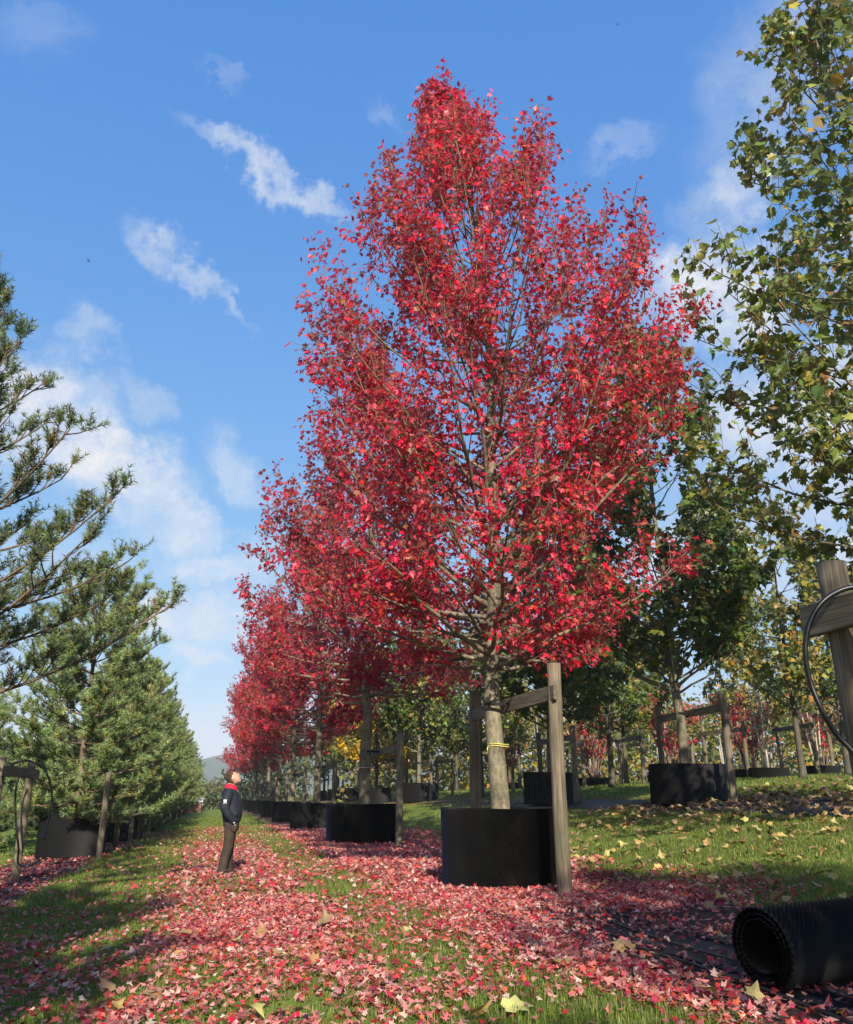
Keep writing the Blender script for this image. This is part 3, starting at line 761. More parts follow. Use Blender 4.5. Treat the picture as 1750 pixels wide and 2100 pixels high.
stake_frame(G(1.32, 13.28), yaw1, 'weathered stake frame tied to the first red maple beside the rolled mesh', 'stake frames of the maple row')
for i, D in enumerate(MAPLE_D[1:], 2):
    stake_frame(G(on_row(.42 if i == 2 else .33, D), D), .32, f'weathered stake frame of the {ORD[i]} red maple counting from the rolled mesh', 'stake frames of the maple row', half=2.05 if i == 2 else 1.85, hscale=.97)
# ------------------------------------------------------------------ plane trees and others on the right
PZ = [2.4, 3.6, 5, 8, 10.5, 12.5, 14, 15.2]
PR = [.7, 2.4, 3.5, 3.6, 2.9, 1.9, 1.0, .2]
PA = G(8.55, 12.0)
planeA = broad_tree('plane_tree', 51, 14.8, 2.9, [2.4, 3.6, 5, 8, 10.5, 12.5, 14, 15.2], [.9, 3.0, 4.3, 4.2, 3.0, 1.9, 1.0, .2], .17, ([0, 6, 12, 15], [0, -.2, -.8, -1.3], [0, 0, 0, 0]),
                    72, 7, 3, .22, 'plane', .18, PLANE, M['green_leaf'], M['plane_bark'], None, 0, n_parts=290, origin=PA, rise=(.12, .3), limb_r=.36)
planeA.location = PA
tag(planeA, 'big plane tree with loose green and brown leaves beside the hose-hung stake', 'tree', 'plane trees in a row')
planeB = broad_tree('plane_tree', 63, 14.6, 2.9, PZ, PR, .17, ([0, 6, 12, 15], [0, -.15, -.3, -.5], [0, 0, 0, 0]),
                    84, 7, 3, .17, 'plane', .22, PLANE_DK, M['green_leaf'], M['plane_bark'], None, 0, rise=(.12, .3), limb_r=.36)
PB = G(7.2, 24.0); planeB.location = PB
tag(planeB, 'dark green plane tree in a low black pot, its stake frame leaning to one side', 'tree', 'plane trees in a row')
plC = copy_tree(planeB); PC = G(on_row(8.3, 33), 33); plC.location = PC; plC.rotation_euler = (0, 0, 2.2); plC.scale = (1, 1, .9)
tag(plC, 'plane tree in the black pot just behind the first red maple pot', 'tree', 'plane trees in a row')
yellow = broad_tree('yellow_maple', 71, 11.0, 2.2, [2, 3, 4.5, 7, 9, 10.5, 11], [1, 2.8, 3.9, 3.6, 2.4, 1, .2], .16, ([0, 6, 12], [0, 0, 0], [0, 0, 0]),
                    34, 7, 3, .17, 'star', .30, YELLOW, M['green_leaf'], M['dark_bark'], None, 0, low=1.2)
yellow.location = G(on_row(7.0, 62), 62); yellow.scale = (1.08, 1.08, 1.0)
tag(yellow, 'golden yellow tree glowing between the maple trunks', 'tree')
dark = broad_tree('dark_leafed_tree', 83, 9.5, 2.1, [1.8, 2.4, 3.6, 6, 8, 9.5], [.8, 2.2, 2.9, 2.6, 1.6, .2], .14, ([0, 9], [0, 0], [0, 0]),
                  34, 7, 3, .17, 'oval', .24, PLANE_DK, M['green_leaf'], M['dark_bark'], None, 0, low=1.5)
aut = broad_tree('autumn_tree', 97, 10.5, 2.3, [2, 3, 5, 7.5, 9.5, 10.5], [.8, 2.3, 3.0, 2.7, 1.5, .2], .14, ([0, 9], [0, 0], [0, 0]),
                 32, 6, 3, .21, 'plane', .24, AUTUMN, M['green_leaf'], M['dark_bark'], None, 0, rise=(.12, .3))
pot(PB, 'wide black dimpled pot of the dark green plane tree with the leaning frame', False, 1.13, .95)
pot(PC, 'black dimpled pot of the plane tree just behind the first maple', False, 1.15, 1.05)
stake_frame(PB + Vector((.25, .1, 0)), math.atan(-.05) + .28, 'grey stake frame of the dark green plane tree in the low pot', 'stake frames of the plane row', half=1.75, hscale=.93)
stake_frame(PC + Vector((.25, .1, 0)), math.atan(.24), 'grey stake frame of the plane tree just behind the first maple pot', 'stake frames of the plane row', half=1.75, hscale=.9)
for k, (D, kind) in enumerate(((55, planeB), (80, aut), (92, planeB), (104, dark)), 3):
    o = copy_tree(kind) if kind is planeB or kind is dark else kind
    o.location = G(on_row(8.4, D), D); o.rotation_euler = (0, 0, k * 1.7)
    tag(o, {3: 'green plane tree in a pot behind the second red maple', 4: 'mixed green and orange tree next after the golden yellow tree', 5: 'green plane tree just past the golden yellow tree in its row', 6: 'dark green tree two past the golden yellow tree in its row'}[k], 'tree', 'trees of the plane row')
    pot(G(on_row(8.4, D), D), {3: 'black pot of the plane tree behind the second red maple', 4: 'black pot of the tree next after the golden yellow tree', 5: 'black pot of the plane tree just past the golden tree', 6: 'black pot of the dark tree two past the golden tree'}[k], False, 1.35 if k == 3 else 1.15, 1.05)
    stake_frame(G(on_row(8.7, D), D), math.atan(.24), {3: 'stake frame of the plane tree behind the second red maple', 4: 'stake frame of the tree next after the golden yellow tree', 5: 'stake frame of the plane tree just past the golden tree', 6: 'stake frame of the dark tree two past the golden tree'}[k], 'stake frames of the plane row', half=1.8, hscale=.9)
pot(yellow.location.copy(), 'black pot of the golden yellow tree', False, 1.15, 1.05)
# field-grown trees on the rising lawn
spots = [(8.1, 38, 'd', 'dark tree growing straight from the lawn behind the plane pots'), (13.0, 30, 'a', 'yellow-green tree on the lawn with a label band on its thin trunk'),
         (17.5, 36, 'd', 'dark tree on the lawn behind the hose-hung stake'), (3.0, 47, 'd', 'dark tree on the lawn between first maple trunk and plane pot'),
         (10.8, 47, 'a', 'yellow-green tree behind the dark lawn tree'), (6.0, 56, 'a', 'yellow-green tree two rows behind the plane tree pots'),
         (19.5, 50, 'a', 'yellow-green tree behind the white birch stems'), (-1.5, 66, 'd', 'dark tree on the lawn behind the potted plane trees'),
         (14.5, 58, 'd', 'dark tree behind the red-leaved shrub'), (24.0, 44, 'a', 'yellow-green tree at the far side of the lawn'), (2.5, 72, 'a', 'yellow-green tree far down the lawn beside the golden tree')]
usedA = True; usedD = False
for X, D, k, lab in spots:
    if k == 'd':
        o = copy_tree(dark) if usedD or True else dark
    else: o = copy_tree(aut)
    o.location = G(X, D); o.rotation_euler = (0, 0, X * 1.9 + D); s = .92 + .2 * ((X * 7 + D) % 1); o.scale = (s, s, s * 1.04)
    tag(o, lab, 'tree', 'field trees on the rising lawn')
dark.location = G(28, 62); dark.rotation_euler = (0, 0, 1); tag(dark, 'dark tree at the far right end of the lawn', 'tree', 'field trees on the rising lawn')

# multi-stem birches with pale stems and red-leaved shrubs at the back of the lawn
def birch(name, seed, nst, bark, table, leafn, H, spread):
    rg = random.Random(seed); b = MB(); tw = MB(); P = []
    for k in range(nst):
        a = 2 * math.pi * k / nst + rg.uniform(-.4, .4); e = Vector((math.cos(a) * spread * rg.uniform(.6, 1), math.sin(a) * spread * rg.uniform(.6, 1), H * rg.uniform(.85, 1)))
        p0 = Vector((math.cos(a) * .12, math.sin(a) * .12, 0)); pts = bez(p0, p0.lerp(e, .4) + Vector((0, 0, .2 * H)), e, 7)
        b.tube(pts, [lerp(.06, .012, (i / 7) ** .8) for i in range(8)], 7)
        for j in range(16):
            t = rg.uniform(.3, 1) * 7; q = min(int(t), 6); p = pts[q].lerp(pts[q + 1], t - q)
            d = Vector((rg.gauss(0, .7), rg.gauss(0, .7), rg.uniform(.1, .9))).normalized() * rg.uniform(.4, 1.0)
            tw.tube([p, p + d * .5 + Vector((0, 0, -.03)), p + d], [.012, .008, .004], 4, cap=False)
            for l in range(leafn): P.append(p + d * rg.uniform(.2, 1.1) + Vector((rg.gauss(0, .1), rg.gauss(0, .1), rg.gauss(0, .1))))
    rng = np.random.default_rng(seed); P = np.array([tuple(p) for p in P])
    root = bpy.data.objects.new(name, None); C.objects.link(root)
    t = obj('stems', b, bark, root); obj('twigs', tw, M['dark_bark'], t)
    O = P * np.array([1, 1, 0]); O /= np.linalg.norm(O, axis=1, keepdims=True) + .01
    nrm, tip = leaf_orient(rng, O)
    c = obj('crown', leaves_mesh('crown', 'oval', P, nrm, tip, rng.uniform(.10, .2, len(P)), pick_cols(rng, len(P), table)), M['green_leaf'], root); c['kind'] = 'stuff'
    return root
bir = birch('white_birch', 5, 4, M['birch_bark'], AUTUMN, 5, 6.0, 1.0)
shr = birch('red_shrub', 9, 9, M['shrub_bark'], RED_FAR, 9, 4.2, 1.7)
BSP = [(15.4, 39, 'b', 'white-stemmed birch by the trunk with the label band'), (19.0, 42, 'b', 'white-stemmed birch under the hose-hung stake'), (12.2, 43, 's', 'red-leaved many-stemmed shrub on the far lawn beside the leaning frame'),
       (16.8, 45, 's', 'red-leaved many-stemmed shrub beside the white birch stems'), (9.3, 48, 's', 'red-leaved many-stemmed shrub behind the low plane pot'), (21.5, 47, 's', 'red-leaved many-stemmed shrub at the lawn edge'),
       (13.6, 50, 'b', 'white-stemmed birch behind the red shrubs'), (7.0, 52, 'b', 'white-stemmed birch behind the plane pot and dark tree'), (17.9, 52, 'b', 'white-stemmed birch far behind the label-banded trunk'),
       (5.4, 58, 's', 'red-leaved shrub far behind the first maple'), (11.5, 60, 'b', 'white-stemmed birch at the back of the lawn'), (22.0, 60, 'b', 'white-stemmed birch by the far wood')]
fb = fs = True
for X, D, k, lab in BSP:
    src = bir if k == 'b' else shr
    if k == 'b' and fb: o = bir; fb = False
    elif k == 's' and fs: o = shr; fs = False
    else: o = copy_tree(src)
    g = G(X, D); o.location = g; o.rotation_euler = (0, 0, X + D); tag(o, lab, 'shrub' if k == 's' else 'tree', 'multi-stem plants at the back of the lawn')
    pot(g, 'low black pot of the ' + lab, False, .95, .42, 'low black pots at the back of the lawn', X)
for X, D in ((14.2, 41), (17.4, 40.5), (20.4, 41), (10.4, 44), (7.6, 46), (4.6, 50), (12.6, 53), (16.2, 55), (20, 55), (8.6, 57), (1.2, 58), (-2, 72)):
    stake_frame(G(X, D), math.atan(.24) + .1 * math.sin(X), 'thin grey stake frame among the birches and red shrubs at the back', 'stake frames at the back of the lawn', half=1.5, hscale=.86, tie=False)

# ------------------------------------------------------------------ pines
NEEDLE = [(5, (.13, .17, .065)), (4, (.10, .14, .055)), (2, (.17, .21, .09)), (1.5, (.2, .2, .055)), (.5, (.24, .15, .05))]
NEEDLE_BR = [(5, (.20, .27, .10)), (4, (.16, .22, .075)), (2, (.25, .32, .13)), (1.2, (.30, .29, .08))]
def pine(seed, H, base, rad, r0, whorls, per, shoots, needles, nlen, nw, table, top_pow=.9, droop=.0, sub=5, inner=.25, tuft=False):
    rg = random.Random(seed); rng = np.random.default_rng(seed)
    tr = MB(); zs = [H * k / 12 for k in range(13)]
    tr.tube([Vector((.05 * math.sin(z), .05 * math.cos(z * 1.3), z)) for z in zs], [max(.015, r0 * (1 - .92 * (z / H))) for z in zs], 12)
    br = MB(); S = []; Dr = []
    for w in range(whorls):
        u = (w + .3 * rg.random()) / whorls; z0 = base + (H - base) * u
        R0 = rad * (1 - u) ** top_pow * (1 if u > .12 else .8) + .25
        for k in range(per):
            a = 2 * math.pi * (k + rg.uniform(-.3, .3)) / per + w * 1.1; ln = R0 * rg.uniform(.7, 1.12)
            el = lerp(.05 - droop, .75, u ** 1.2) + rg.uniform(-.12, .15)
            d = Vector((math.cos(a) * math.cos(el), math.sin(a) * math.cos(el), math.sin(el)))
            p0 = Vector((0, 0, z0)); e = p0 + d * ln + Vector((0, 0, .26 * ln))
            pts = bez(p0, p0 + d * ln * .5 + Vector((0, 0, -.06 * ln)), e, 6)
            br.tube(pts, [lerp(.034 * (1 - .6 * u), .008, i / 6) for i in range(7)], 6, cap=False)
            ns = max(4, int(shoots * ln / rad))
            for j in range(ns):
                t = lerp(inner, 1, (j + rg.random()) / ns) * 6; q = min(int(t), 5); p = pts[q].lerp(pts[q + 1], t - q)
                sd = Vector((-math.sin(a), math.cos(a), 0)) * rg.uniform(-1, 1)
                dd = (d * .75 + sd * .9 + Vector((0, 0, rg.uniform(.0, .8)))).normalized(); l2 = rg.uniform(.3, .62) * min(1, .5 + ln / 3)
                if tuft: dd = (d * .5 + sd * .65 + Vector((0, 0, rg.uniform(.1, 1.1)))).normalized(); l2 *= .62
                e2 = p + dd * l2; br.tube([p, p.lerp(e2, .5) + Vector((0, 0, -.02)), e2], [.011, .009, .006], 4, cap=False)
                for m in range(sub):
                    s0 = p.lerp(e2, rg.uniform(.65 if tuft else .3, 1)); d3 = (dd * .5 + Vector((rg.gauss(0, .45), rg.gauss(0, .45), rg.uniform(.35, 1.2)))).normalized()
                    S.append(s0); Dr.append(d3 * rg.uniform(.16, .3))
    S = np.array([tuple(s) for s in S]); Dr = np.array([tuple(d) for d in Dr]); n = len(S)
    Sx = np.repeat(S, needles, 0); Dx = np.repeat(Dr, needles, 0); N = len(Sx)
    t = rng.random((N, 1)); p = Sx + Dx * t
    ax = Dx / np.linalg.norm(Dx, axis=1, keepdims=True)
    rnd = rng.normal(0, 1, (N, 3)); rnd -= ax * np.sum(rnd * ax, 1, keepdims=True); rnd /= np.linalg.norm(rnd, axis=1, keepdims=True)
    nd = ax * rng.uniform(.45, 1.1, (N, 1)) + rnd; nd /= np.linalg.norm(nd, axis=1, keepdims=True)
    wv = np.cross(nd, rng.normal(0, 1, (N, 3))); wv /= np.linalg.norm(wv, axis=1, keepdims=True)
    L = nlen * rng.uniform(.7, 1.15, (N, 1))
    v = np.stack([p - wv * nw / 2, p + wv * nw / 2, p + nd * L], 1).reshape(-1, 3)
    tone = .7 + .6 * fbm(S[:, 0] * 1.3 + S[:, 2] * .4, S[:, 1] * 1.3 + S[:, 2] * .6, seed, 2)
    c = np.repeat(pick_cols(rng, n, table) * tone[:, None], needles, 0) * rng.uniform(.8, 1.2, (N, 1))
    root = bpy.data.objects.new('pine_tree', None); C.objects.link(root)
    tk = obj('trunk', tr, M['pine_bark'], root); obj('branches', br, M['pine_bark'], tk)
    cr = obj('crown', np_mesh('crown', v, np.arange(3 * N).reshape(-1, 3), False, np.repeat(c, 3, 0)), M['needle'], root); cr['kind'] = 'stuff'
    print('pine needles', N)
    return root
def left_row(D, s=-8.3): return G(on_row(s, D), D)
pine1 = pine(101, 8.7, 2.4, 3.4, .14, 10, 6, 20, 34, .085, .0135, NEEDLE, 1.25, sub=6, inner=.35, tuft=True)
pine1.location = G(-6.5, 10.2); pine1.rotation_euler = (0, 0, .35)
tag(pine1, 'near pine with long open branches reaching over the path, first of its row', 'tree', 'pines in a row')
pineB = pine(111, 8.4, 1.0, 2.75, .14, 17, 7, 14, 26, .13, .022, NEEDLE_BR, .5, .15, sub=6)
pineC = pine(121, 7.8, .9, 2.65, .14, 15, 7, 12, 17, .16, .03, NEEDLE_BR, .55, .15)
PINE_D = [25.0, 33.5, 42, 51, 60, 70, 80, 91, 103]
for i, D in enumerate(PINE_D):
    src = pineB if i % 2 == 0 else pineC
    o = src if i < 2 else copy_tree(src)
    o.location = left_row(D); o.rotation_euler = (0, 0, i * 1.3 + .4); s = (.93, .86, .9, .84, .88, .92, .84, .88, .88)[i]; o.scale = (s * 1.04, s * 1.04, s)
    tag(o, f'{ORD[i+2]} pine of the row along the path, counting from the near overhanging pine', 'tree', 'pines in a row')
    pot(left_row(D), f'black pot of the {ORD[i+2]} pine counting from the near overhanging pine', False, 1.0 if i == 0 else 1.15, 1.1, 'black pots of the pine row', i)
    stake_frame(left_row(D, -7.25), math.atan(.24), f'grey stake frame of the {ORD[i+2]} pine counting from the overhanging pine', 'stake frames of the pine row', half=2.2 if i else 1.9, hscale=.72, tie=False, pr=.8)
for k, (X, D) in enumerate(((-15.5, 27), (-18.5, 35), (-14.8, 41), (-20, 46), (-18.6, 55), (-23.5, 62), (-21, 25), (-25, 40))):
    o = copy_tree(pineC if k % 2 else pineB); o.location = G(X, D) - Vector((0, 0, .9)); o.rotation_euler = (0, 0, k * 2.1); s = .8 + .05 * (k % 3); o.scale = (s * 1.1, s * 1.1, s)
    tag(o, 'bushy pine in the block beyond the sunlit grass strip behind the pine row', 'tree', 'pines behind the row')

# frame at the empty place in the pine row with a hose hung over it
def hose(name, pts, r, label, group=None, parent=None, sides=8):
    cu = []
    P = [Vector(p) for p in pts]
    for i in range(len(P) - 1):        # catmull-rom
        a, b, c, d = P[max(i - 1, 0)], P[i], P[i + 1], P[min(i + 2, len(P) - 1)]
        for k in range(8):
            t = k / 8; cu.append(.5 * ((2 * b) + (c - a) * t + (2 * a - 5 * b + 4 * c - d) * t * t + (-a + 3 * b - 3 * c + d) * t ** 3))
    cu.append(P[-1]); m = MB(); m.tube(cu, r, sides)
    return tag(obj(name, m, M['hose']), label, 'hose', group)
def P_on(x, y, D): return px(x, y, D)
lf = empty('stake_frame', 'grey stake frame with a black hose looped over it, no tree between', 'stake frame', G(-7.75, 16.4), math.atan(.21), None)
for k, s in enumerate((-1, 1)):
    q = lf.matrix_basis @ Vector((0, s * 1.15, 0))
    obj('post', POSTS[k], None, lf, (0, s * 1.15, GZ(q.x, q.y) - lf.location.z), (0, 0, k * 2), (.85, .85, .75))
obj('crossbar', BAR, None, lf, (.085, 0, 1.98), (math.pi / 2, 0, 0), (1, .9, .78))
hose('hose_loop', [P_on(-8, 1590, 17.1), P_on(20, 1570, 17.15), P_on(55, 1560, 17.2), P_on(88, 1575, 17.3), P_on(104, 1610, 17.4), P_on(106, 1650, 17.4), P_on(98, 1690, 17.4), P_on(90, 1720, 17.2)], .02, 'black hose end hanging off the hose-looped stake frame', 'hoses at the empty frame')
hose('hose_loop', [P_on(43, 1586, 16.9), P_on(34, 1610, 16.9), P_on(31, 1650, 16.95), P_on(34, 1700, 17), P_on(38, 1740, 17.1), P_on(38, 1772, 17.1), P_on(60, 1776, 17), P_on(82, 1764, 17.6)], .02, 'black hose dropping from the crossbar to the soil under the empty frame', 'hoses at the empty frame')

# ------------------------------------------------------------------ near right: stake, hose and roll of pot sheet
ns_ = empty('stake_frame', 'close weathered stake frame with hose looped over it, by the rolled mesh', 'stake frame', G(3.05, 3.75), math.atan(.3), None)
for k, s in enumerate((-1, 1)):
    q = ns_.matrix_basis @ Vector((0, s * 1.5, 0))
    obj('post', POSTS[k], None, ns_, (0, s * 1.5, GZ(q.x, q.y) - ns_.location.z), (0, 0, k * 2 + 1), (.95, .95, .885))
obj('crossbar', BAR, None, ns_, (-.115, 0, 2.27), (math.pi / 2, 0, 0), (1, 1, .93))
hose('hose_loop', [P_on(1830, 1218, 4.9), P_on(1780, 1206, 4.93), P_on(1735, 1207, 4.95), P_on(1690, 1232, 4.97), P_on(1662, 1275, 4.97), P_on(1652, 1330, 4.97), P_on(1660, 1390, 4.97), P_on(1683, 1450, 4.95), P_on(1715, 1505, 4.95), P_on(1755, 1550, 4.93), P_on(1800, 1640, 4.9), P_on(1830, 1800, 4.85)], .017, 'thick black hose hung in a loop from the close stake')

def roll():
    ns, nl = 218, 78; turns = 3.1; v = []; f = []
    for j in range(nl + 1):
        for i in range(ns + 1):
            t = i / ns; w = 2 * math.pi * turns * t; r = lerp(.15, .255, t) + (.013 if (i + j) % 2 else -.013) * min(1, .25 + .4 * min(j, nl - j))
            v.append((1.75 * j / nl + .012 * math.sin(w), math.cos(w) * r, math.sin(w) * r))
    for j in range(nl):
        for i in range(ns):
            a = j * (ns + 1) + i; f.append((a, a + 1, a + ns + 2, a + ns + 1))
    return np_mesh('rolled_mesh', np.array(v), np.array(f), False)
ro = obj('rolled_mesh', roll(), M['pot_dull']); ro.location = G(2.2, 6.12, .262); ro.rotation_euler = (0, .0, math.atan2(.5, .86))
ro.rotation_euler[0] = -2.3
tag(ro, 'roll of black dimpled pot sheeting lying on the ground by the close stake', 'plastic roll')

# ground fabric and drip hoses beside the empty place
def strip(name, pts, width, mat, dz=.012):
    v = []; f = []
    for i, (x, y) in enumerate(pts):
        for k in range(7):
            xx = x + (k / 6 - .5) * width + .04 * math.sin(y * 3 + k); v.append((xx, y, GZ(xx, y) + dz + .008 * math.sin(7 * y + k * 2.1)))
    for i in range(len(pts) - 1):
        for k in range(6): a = i * 7 + k; f.append((a, a + 1, a + 8, a + 7))
    me = np_mesh(name, np.array(v), np.array(f), True)
    return obj(name, me, mat)
tag(strip('ground_sheet', [(on_row(-.05, y), y) for y in np.arange(3.0, 10.6, .25)], 1.0, M['fabric']), 'black woven ground sheet under the fallen leaves near the roll', 'ground sheet')
tag(strip('ground_sheet', [(on_row(8.3, y), y) for y in np.arange(7.0, 36, .5)], 1.7, M['fabric']), 'black woven ground sheet running under the plane tree pots', 'ground sheet')
for k, (s, a, b, lab) in enumerate(((-.33, 3.0, 11.2, 'black drip hose along the edge of the ground sheet nearest the grass path'), (.12, 3.0, 11.0, 'black drip hose down the middle of the ground sheet'), (-.75, 3.5, 9.0, 'black drip hose lying among the leaves beside the ground sheet'))):
    hose('drip_hose', [(on_row(s + .06 * math.sin(y * .9 + k), y), y, GZ(on_row(s, y), y) + .035) for y in np.arange(a, b, .8)], .013, lab, 'drip hoses', sides=6)
hose('drip_hose', [(on_row(9.0 + .1 * math.sin(y), y), y, GZ(on_row(9.0, y), y) + .03) for y in np.arange(10, 24.5, 1.2)], .016, 'black drip hose leading to the low pot of the dark plane tree', 'drip hoses', sides=6)
hose('drip_hose', [(on_row(-7.9 + .25 * math.sin(y * 1.7), y), y, GZ(on_row(-7.9, y), y) + .03) for y in np.arange(9, 24, .9)], .016, 'black drip hose along the foot of the pine row', 'drip hoses', sides=6)

# ------------------------------------------------------------------ the person
def remeshed(name, mb_list, voxel, smooth=4, mat=None, parent=None):
    v = []; f = []
    for m in mb_list:
        b = len(v); v += m.v; f += [tuple(b + i for i in q) for q in m.f]
    me = bpy.data.meshes.new(name); me.from_pydata([tuple(p) for p in v], [], f); me.update()
    o = bpy.data.objects.new(name, me); C.objects.link(o)
    r = o.modifiers.new('r', 'REMESH'); r.mode = 'VOXEL'; r.voxel_size = voxel
    s = o.modifiers.new('s', 'SMOOTH'); s.factor = .5; s.iterations = smooth
    dg = bpy.context.evaluated_depsgraph_get(); ev = o.evaluated_get(dg); nm = bpy.data.meshes.new_from_object(ev)
    o.modifiers.clear(); o.data = nm; bpy.data.meshes.remove(me)
    nm.polygons.foreach_set('use_smooth', np.ones(len(nm.polygons), bool))
    if mat: nm.materials.append(mat)
    if parent: o.parent = parent
    return o
def loft(rings, n=20):
    """rings of (x, y, z, rx, ry) stacked upward"""
    m = MB()
    for (x, y, z, rx, ry) in rings:
        for k in range(n):
            w = 2 * math.pi * k / n; m.v.append(Vector((x + math.cos(w) * rx, y + math.sin(w) * ry, z)))
    for i in range(len(rings) - 1):
        for k in range(n): k2 = (k + 1) % n; m.f.append((i * n + k, i * n + k2, (i + 1) * n + k2, (i + 1) * n + k))
    m.f.append(tuple(reversed(range(n)))); m.f.append(tuple((len(rings) - 1) * n + k for k in range(n)))
    return m
def limb(pts, rad, n=14):
    m = MB(); cu = []; rr = []
    P = [Vector(p) for p in pts]
    for i in range(len(P) - 1):
        for k in range(6): cu.append(P[i].lerp(P[i + 1], k / 6)); rr.append(lerp(rad[i], rad[i + 1], k / 6))
    cu.append(P[-1]); rr.append(rad[-1]); m.tube(cu, rr, n); return m
def ball(c, r, mat=None):
    m = MB(); bm = bmesh.new(); bmesh.ops.create_icosphere(bm, subdivisions=3, radius=1)
    for v in bm.verts:
        p = Vector((v.co.x * r[0], v.co.y * r[1], v.co.z * r[2]))
        m.v.append((mat @ p if mat else p) + Vector(c))
    for q in bm.faces: m.f.append(tuple(v.index for v in q.verts))
    bm.free(); return m

def build_person():
    D = 16.0; X = (460 - 875) / 1847 * D
    loc = G(X, D)
    e = empty('person', 'person in navy jacket and brown trousers, hands in pockets, looking up at the maple', 'person', loc, R(8))
    # head: tilted well back
    hm = Matrix.Rotation(R(-38), 3, 'Y'); hc = Vector((.035, 0, 1.625))
    H = lambda x, y, z: hc + hm @ Vector((x, y, z))
    head = [ball(hc, (.098, .078, .118), hm), ball(H(.03, 0, -.055), (.07, .062, .075), hm),
            ball(H(.062, 0, -.108), (.03, .032, .026), hm), ball(H(.098, 0, -.014), (.021, .015, .024), hm), ball(H(.094, 0, .015), (.012, .012, .03), hm),
            ball(H(.088, 0, -.06), (.014, .026, .010), hm), ball(H(.086, 0, -.076), (.014, .024, .009), hm), ball(H(.088, .032, .04), (.014, .03, .009), hm), ball(H(.088, -.032, .04), (.014, .03, .009), hm)]
    for s in (-1, 1): head.append(ball(H(-.002, s * .080, -.012), (.02, .012, .034), hm))
    neck = limb([(.0, 0, 1.36), (.0, 0, 1.46), (.02, 0, 1.56)], [.075, .062, .06])
    torso = loft([(.055, 0, .84, .12, .155), (.06, 0, .95, .125, .16), (.055, 0, 1.1, .12, .15), (.03, 0, 1.25, .125, .165), (.0, 0, 1.36, .11, .16), (.0, 0, 1.42, .07, .08)])
    parts = head + [neck, torso]
    for s in (-1, 1):
        parts.append(limb([(0, s * .17, 1.385), (-.06, s * .25, 1.12), (.10, s * .175, .89)], [.055, .045, .033]))
        palm = Vector((.10, s * .175, .89)); d = Vector((.22, -s * .25, -.94)).normalized()
        parts.append(limb([palm, palm + d * .06, palm + d * .1], [.032, .04, .036]))
        for q in range(4): b = palm + d * .09 + Vector((.024 * (q - 1.5), 0, .009 * abs(q - 1.5))); parts.append(limb([b, b + d * .045, b + d * (.075 + .008 * (q in (1, 2)))], [.0105, .0095, .008], 8))
        parts.append(limb([palm + d * .03 + Vector((.03, 0, .0)), palm + d * .06 + Vector((.055, 0, 0)), palm + d * .09 + Vector((.062, 0, 0))], [.012, .011, .009], 8))
        fx = -.035 if s < 0 else .05
        parts.append(limb([(.06, s * .085, .9), (.045, s * .09, .5), (fx, s * .09, .08)], [.085, .055, .04]))
        parts.append(limb([(fx - .02, s * .09, .05), (fx + .10, s * .1, .035), (fx + .16, s * .105, .03)], [.042, .04, .03]))
    remeshed('body', parts, .0105, 2, M['skin'], e)
    # eyes are closed to slits by the tilt; brows come from hair
    hair = [ball(H(-.022, 0, .024), (.098, .087, .112), hm), ball(H(-.05, 0, -.02), (.066, .08, .09), hm), ball(H(.03, 0, .085), (.07, .07, .05), hm)]
    rgh = random.Random(8)
    for k in range(46):
        a = rgh.uniform(0, 6.28); b = rgh.uniform(-.2, 1.3); q = Vector((-.03 + .095 * math.cos(a) * math.cos(b), .082 * math.sin(a) * math.cos(b), .03 + .105 * math.sin(b)))
        if q.x > .045 and q.z < .08: continue
        hair.append(ball(H(*q), (.02, .018, .018), hm))
    ho = remeshed('hair', hair, .008, 1, M['hair'], e)
    # trim the hair away from the face and ears
    bm = bmesh.new(); bm.from_mesh(ho.data); inv = hm.transposed(); kill = []
    for v in bm.verts:
        l = inv @ (v.co - hc)
        if (l.x > .052 and l.z < .078) or (l.z < -.095) or (l.x > .012 and l.z < .035) or (l.x > -.025 and l.z < .005 and abs(l.y) > .05): kill.append(v)
    bmesh.ops.delete(bm, geom=kill, context='VERTS'); bm.to_mesh(ho.data); bm.free()
    # jacket: body, sleeves, elastic hem
    jk = [loft([(.065, 0, .915, .150, .185), (.065, 0, .945, .156, .19), (.065, 0, .975, .17, .205), (.06, 0, 1.06, .178, .215), (.045, 0, 1.18, .168, .21), (.02, 0, 1.3, .155, .205), (.0, 0, 1.39, .135, .18), (-.002, 0, 1.44, .1, .12), (.004, 0, 1.475, .082, .09)])]
    for s in (-1, 1):
        jk.append(limb([(-.005, s * .15, 1.385), (-.02, s * .215, 1.3), (-.06, s * .262, 1.12), (.02, s * .245, 1.0), (.105, s * .195, .905)], [.085, .085, .075, .066, .052]))
        jk.append(limb([(.095, s * .198, .915), (.118, s * .18, .868)], [.056, .054]))
        jk.append(ball((-.04, s * .265, 1.14), (.08, .062, .06))); jk.append(ball((.1, s * .14, 1.02), (.09, .07, .07)))
    remeshed('jacket', jk, .012, 3, M['jacket'], e)
    jh = loft([(.065, 0, .895, .150, .186), (.065, 0, .905, .158, .194), (.065, 0, .94, .158, .194), (.065, 0, .95, .15, .186)], 28); obj('jacket_hem', jh, M['jacket'], e)
    zp = MB(); zp.tube([Vector((.222, 0, .93)), Vector((.242, 0, 1.06)), Vector((.217, 0, 1.18)), Vector((.178, 0, 1.3)), Vector((.137, 0, 1.39))], .006, 6); obj('zip', zp, M['strap'], e)
    # red collar
    co = MB(); n = 28
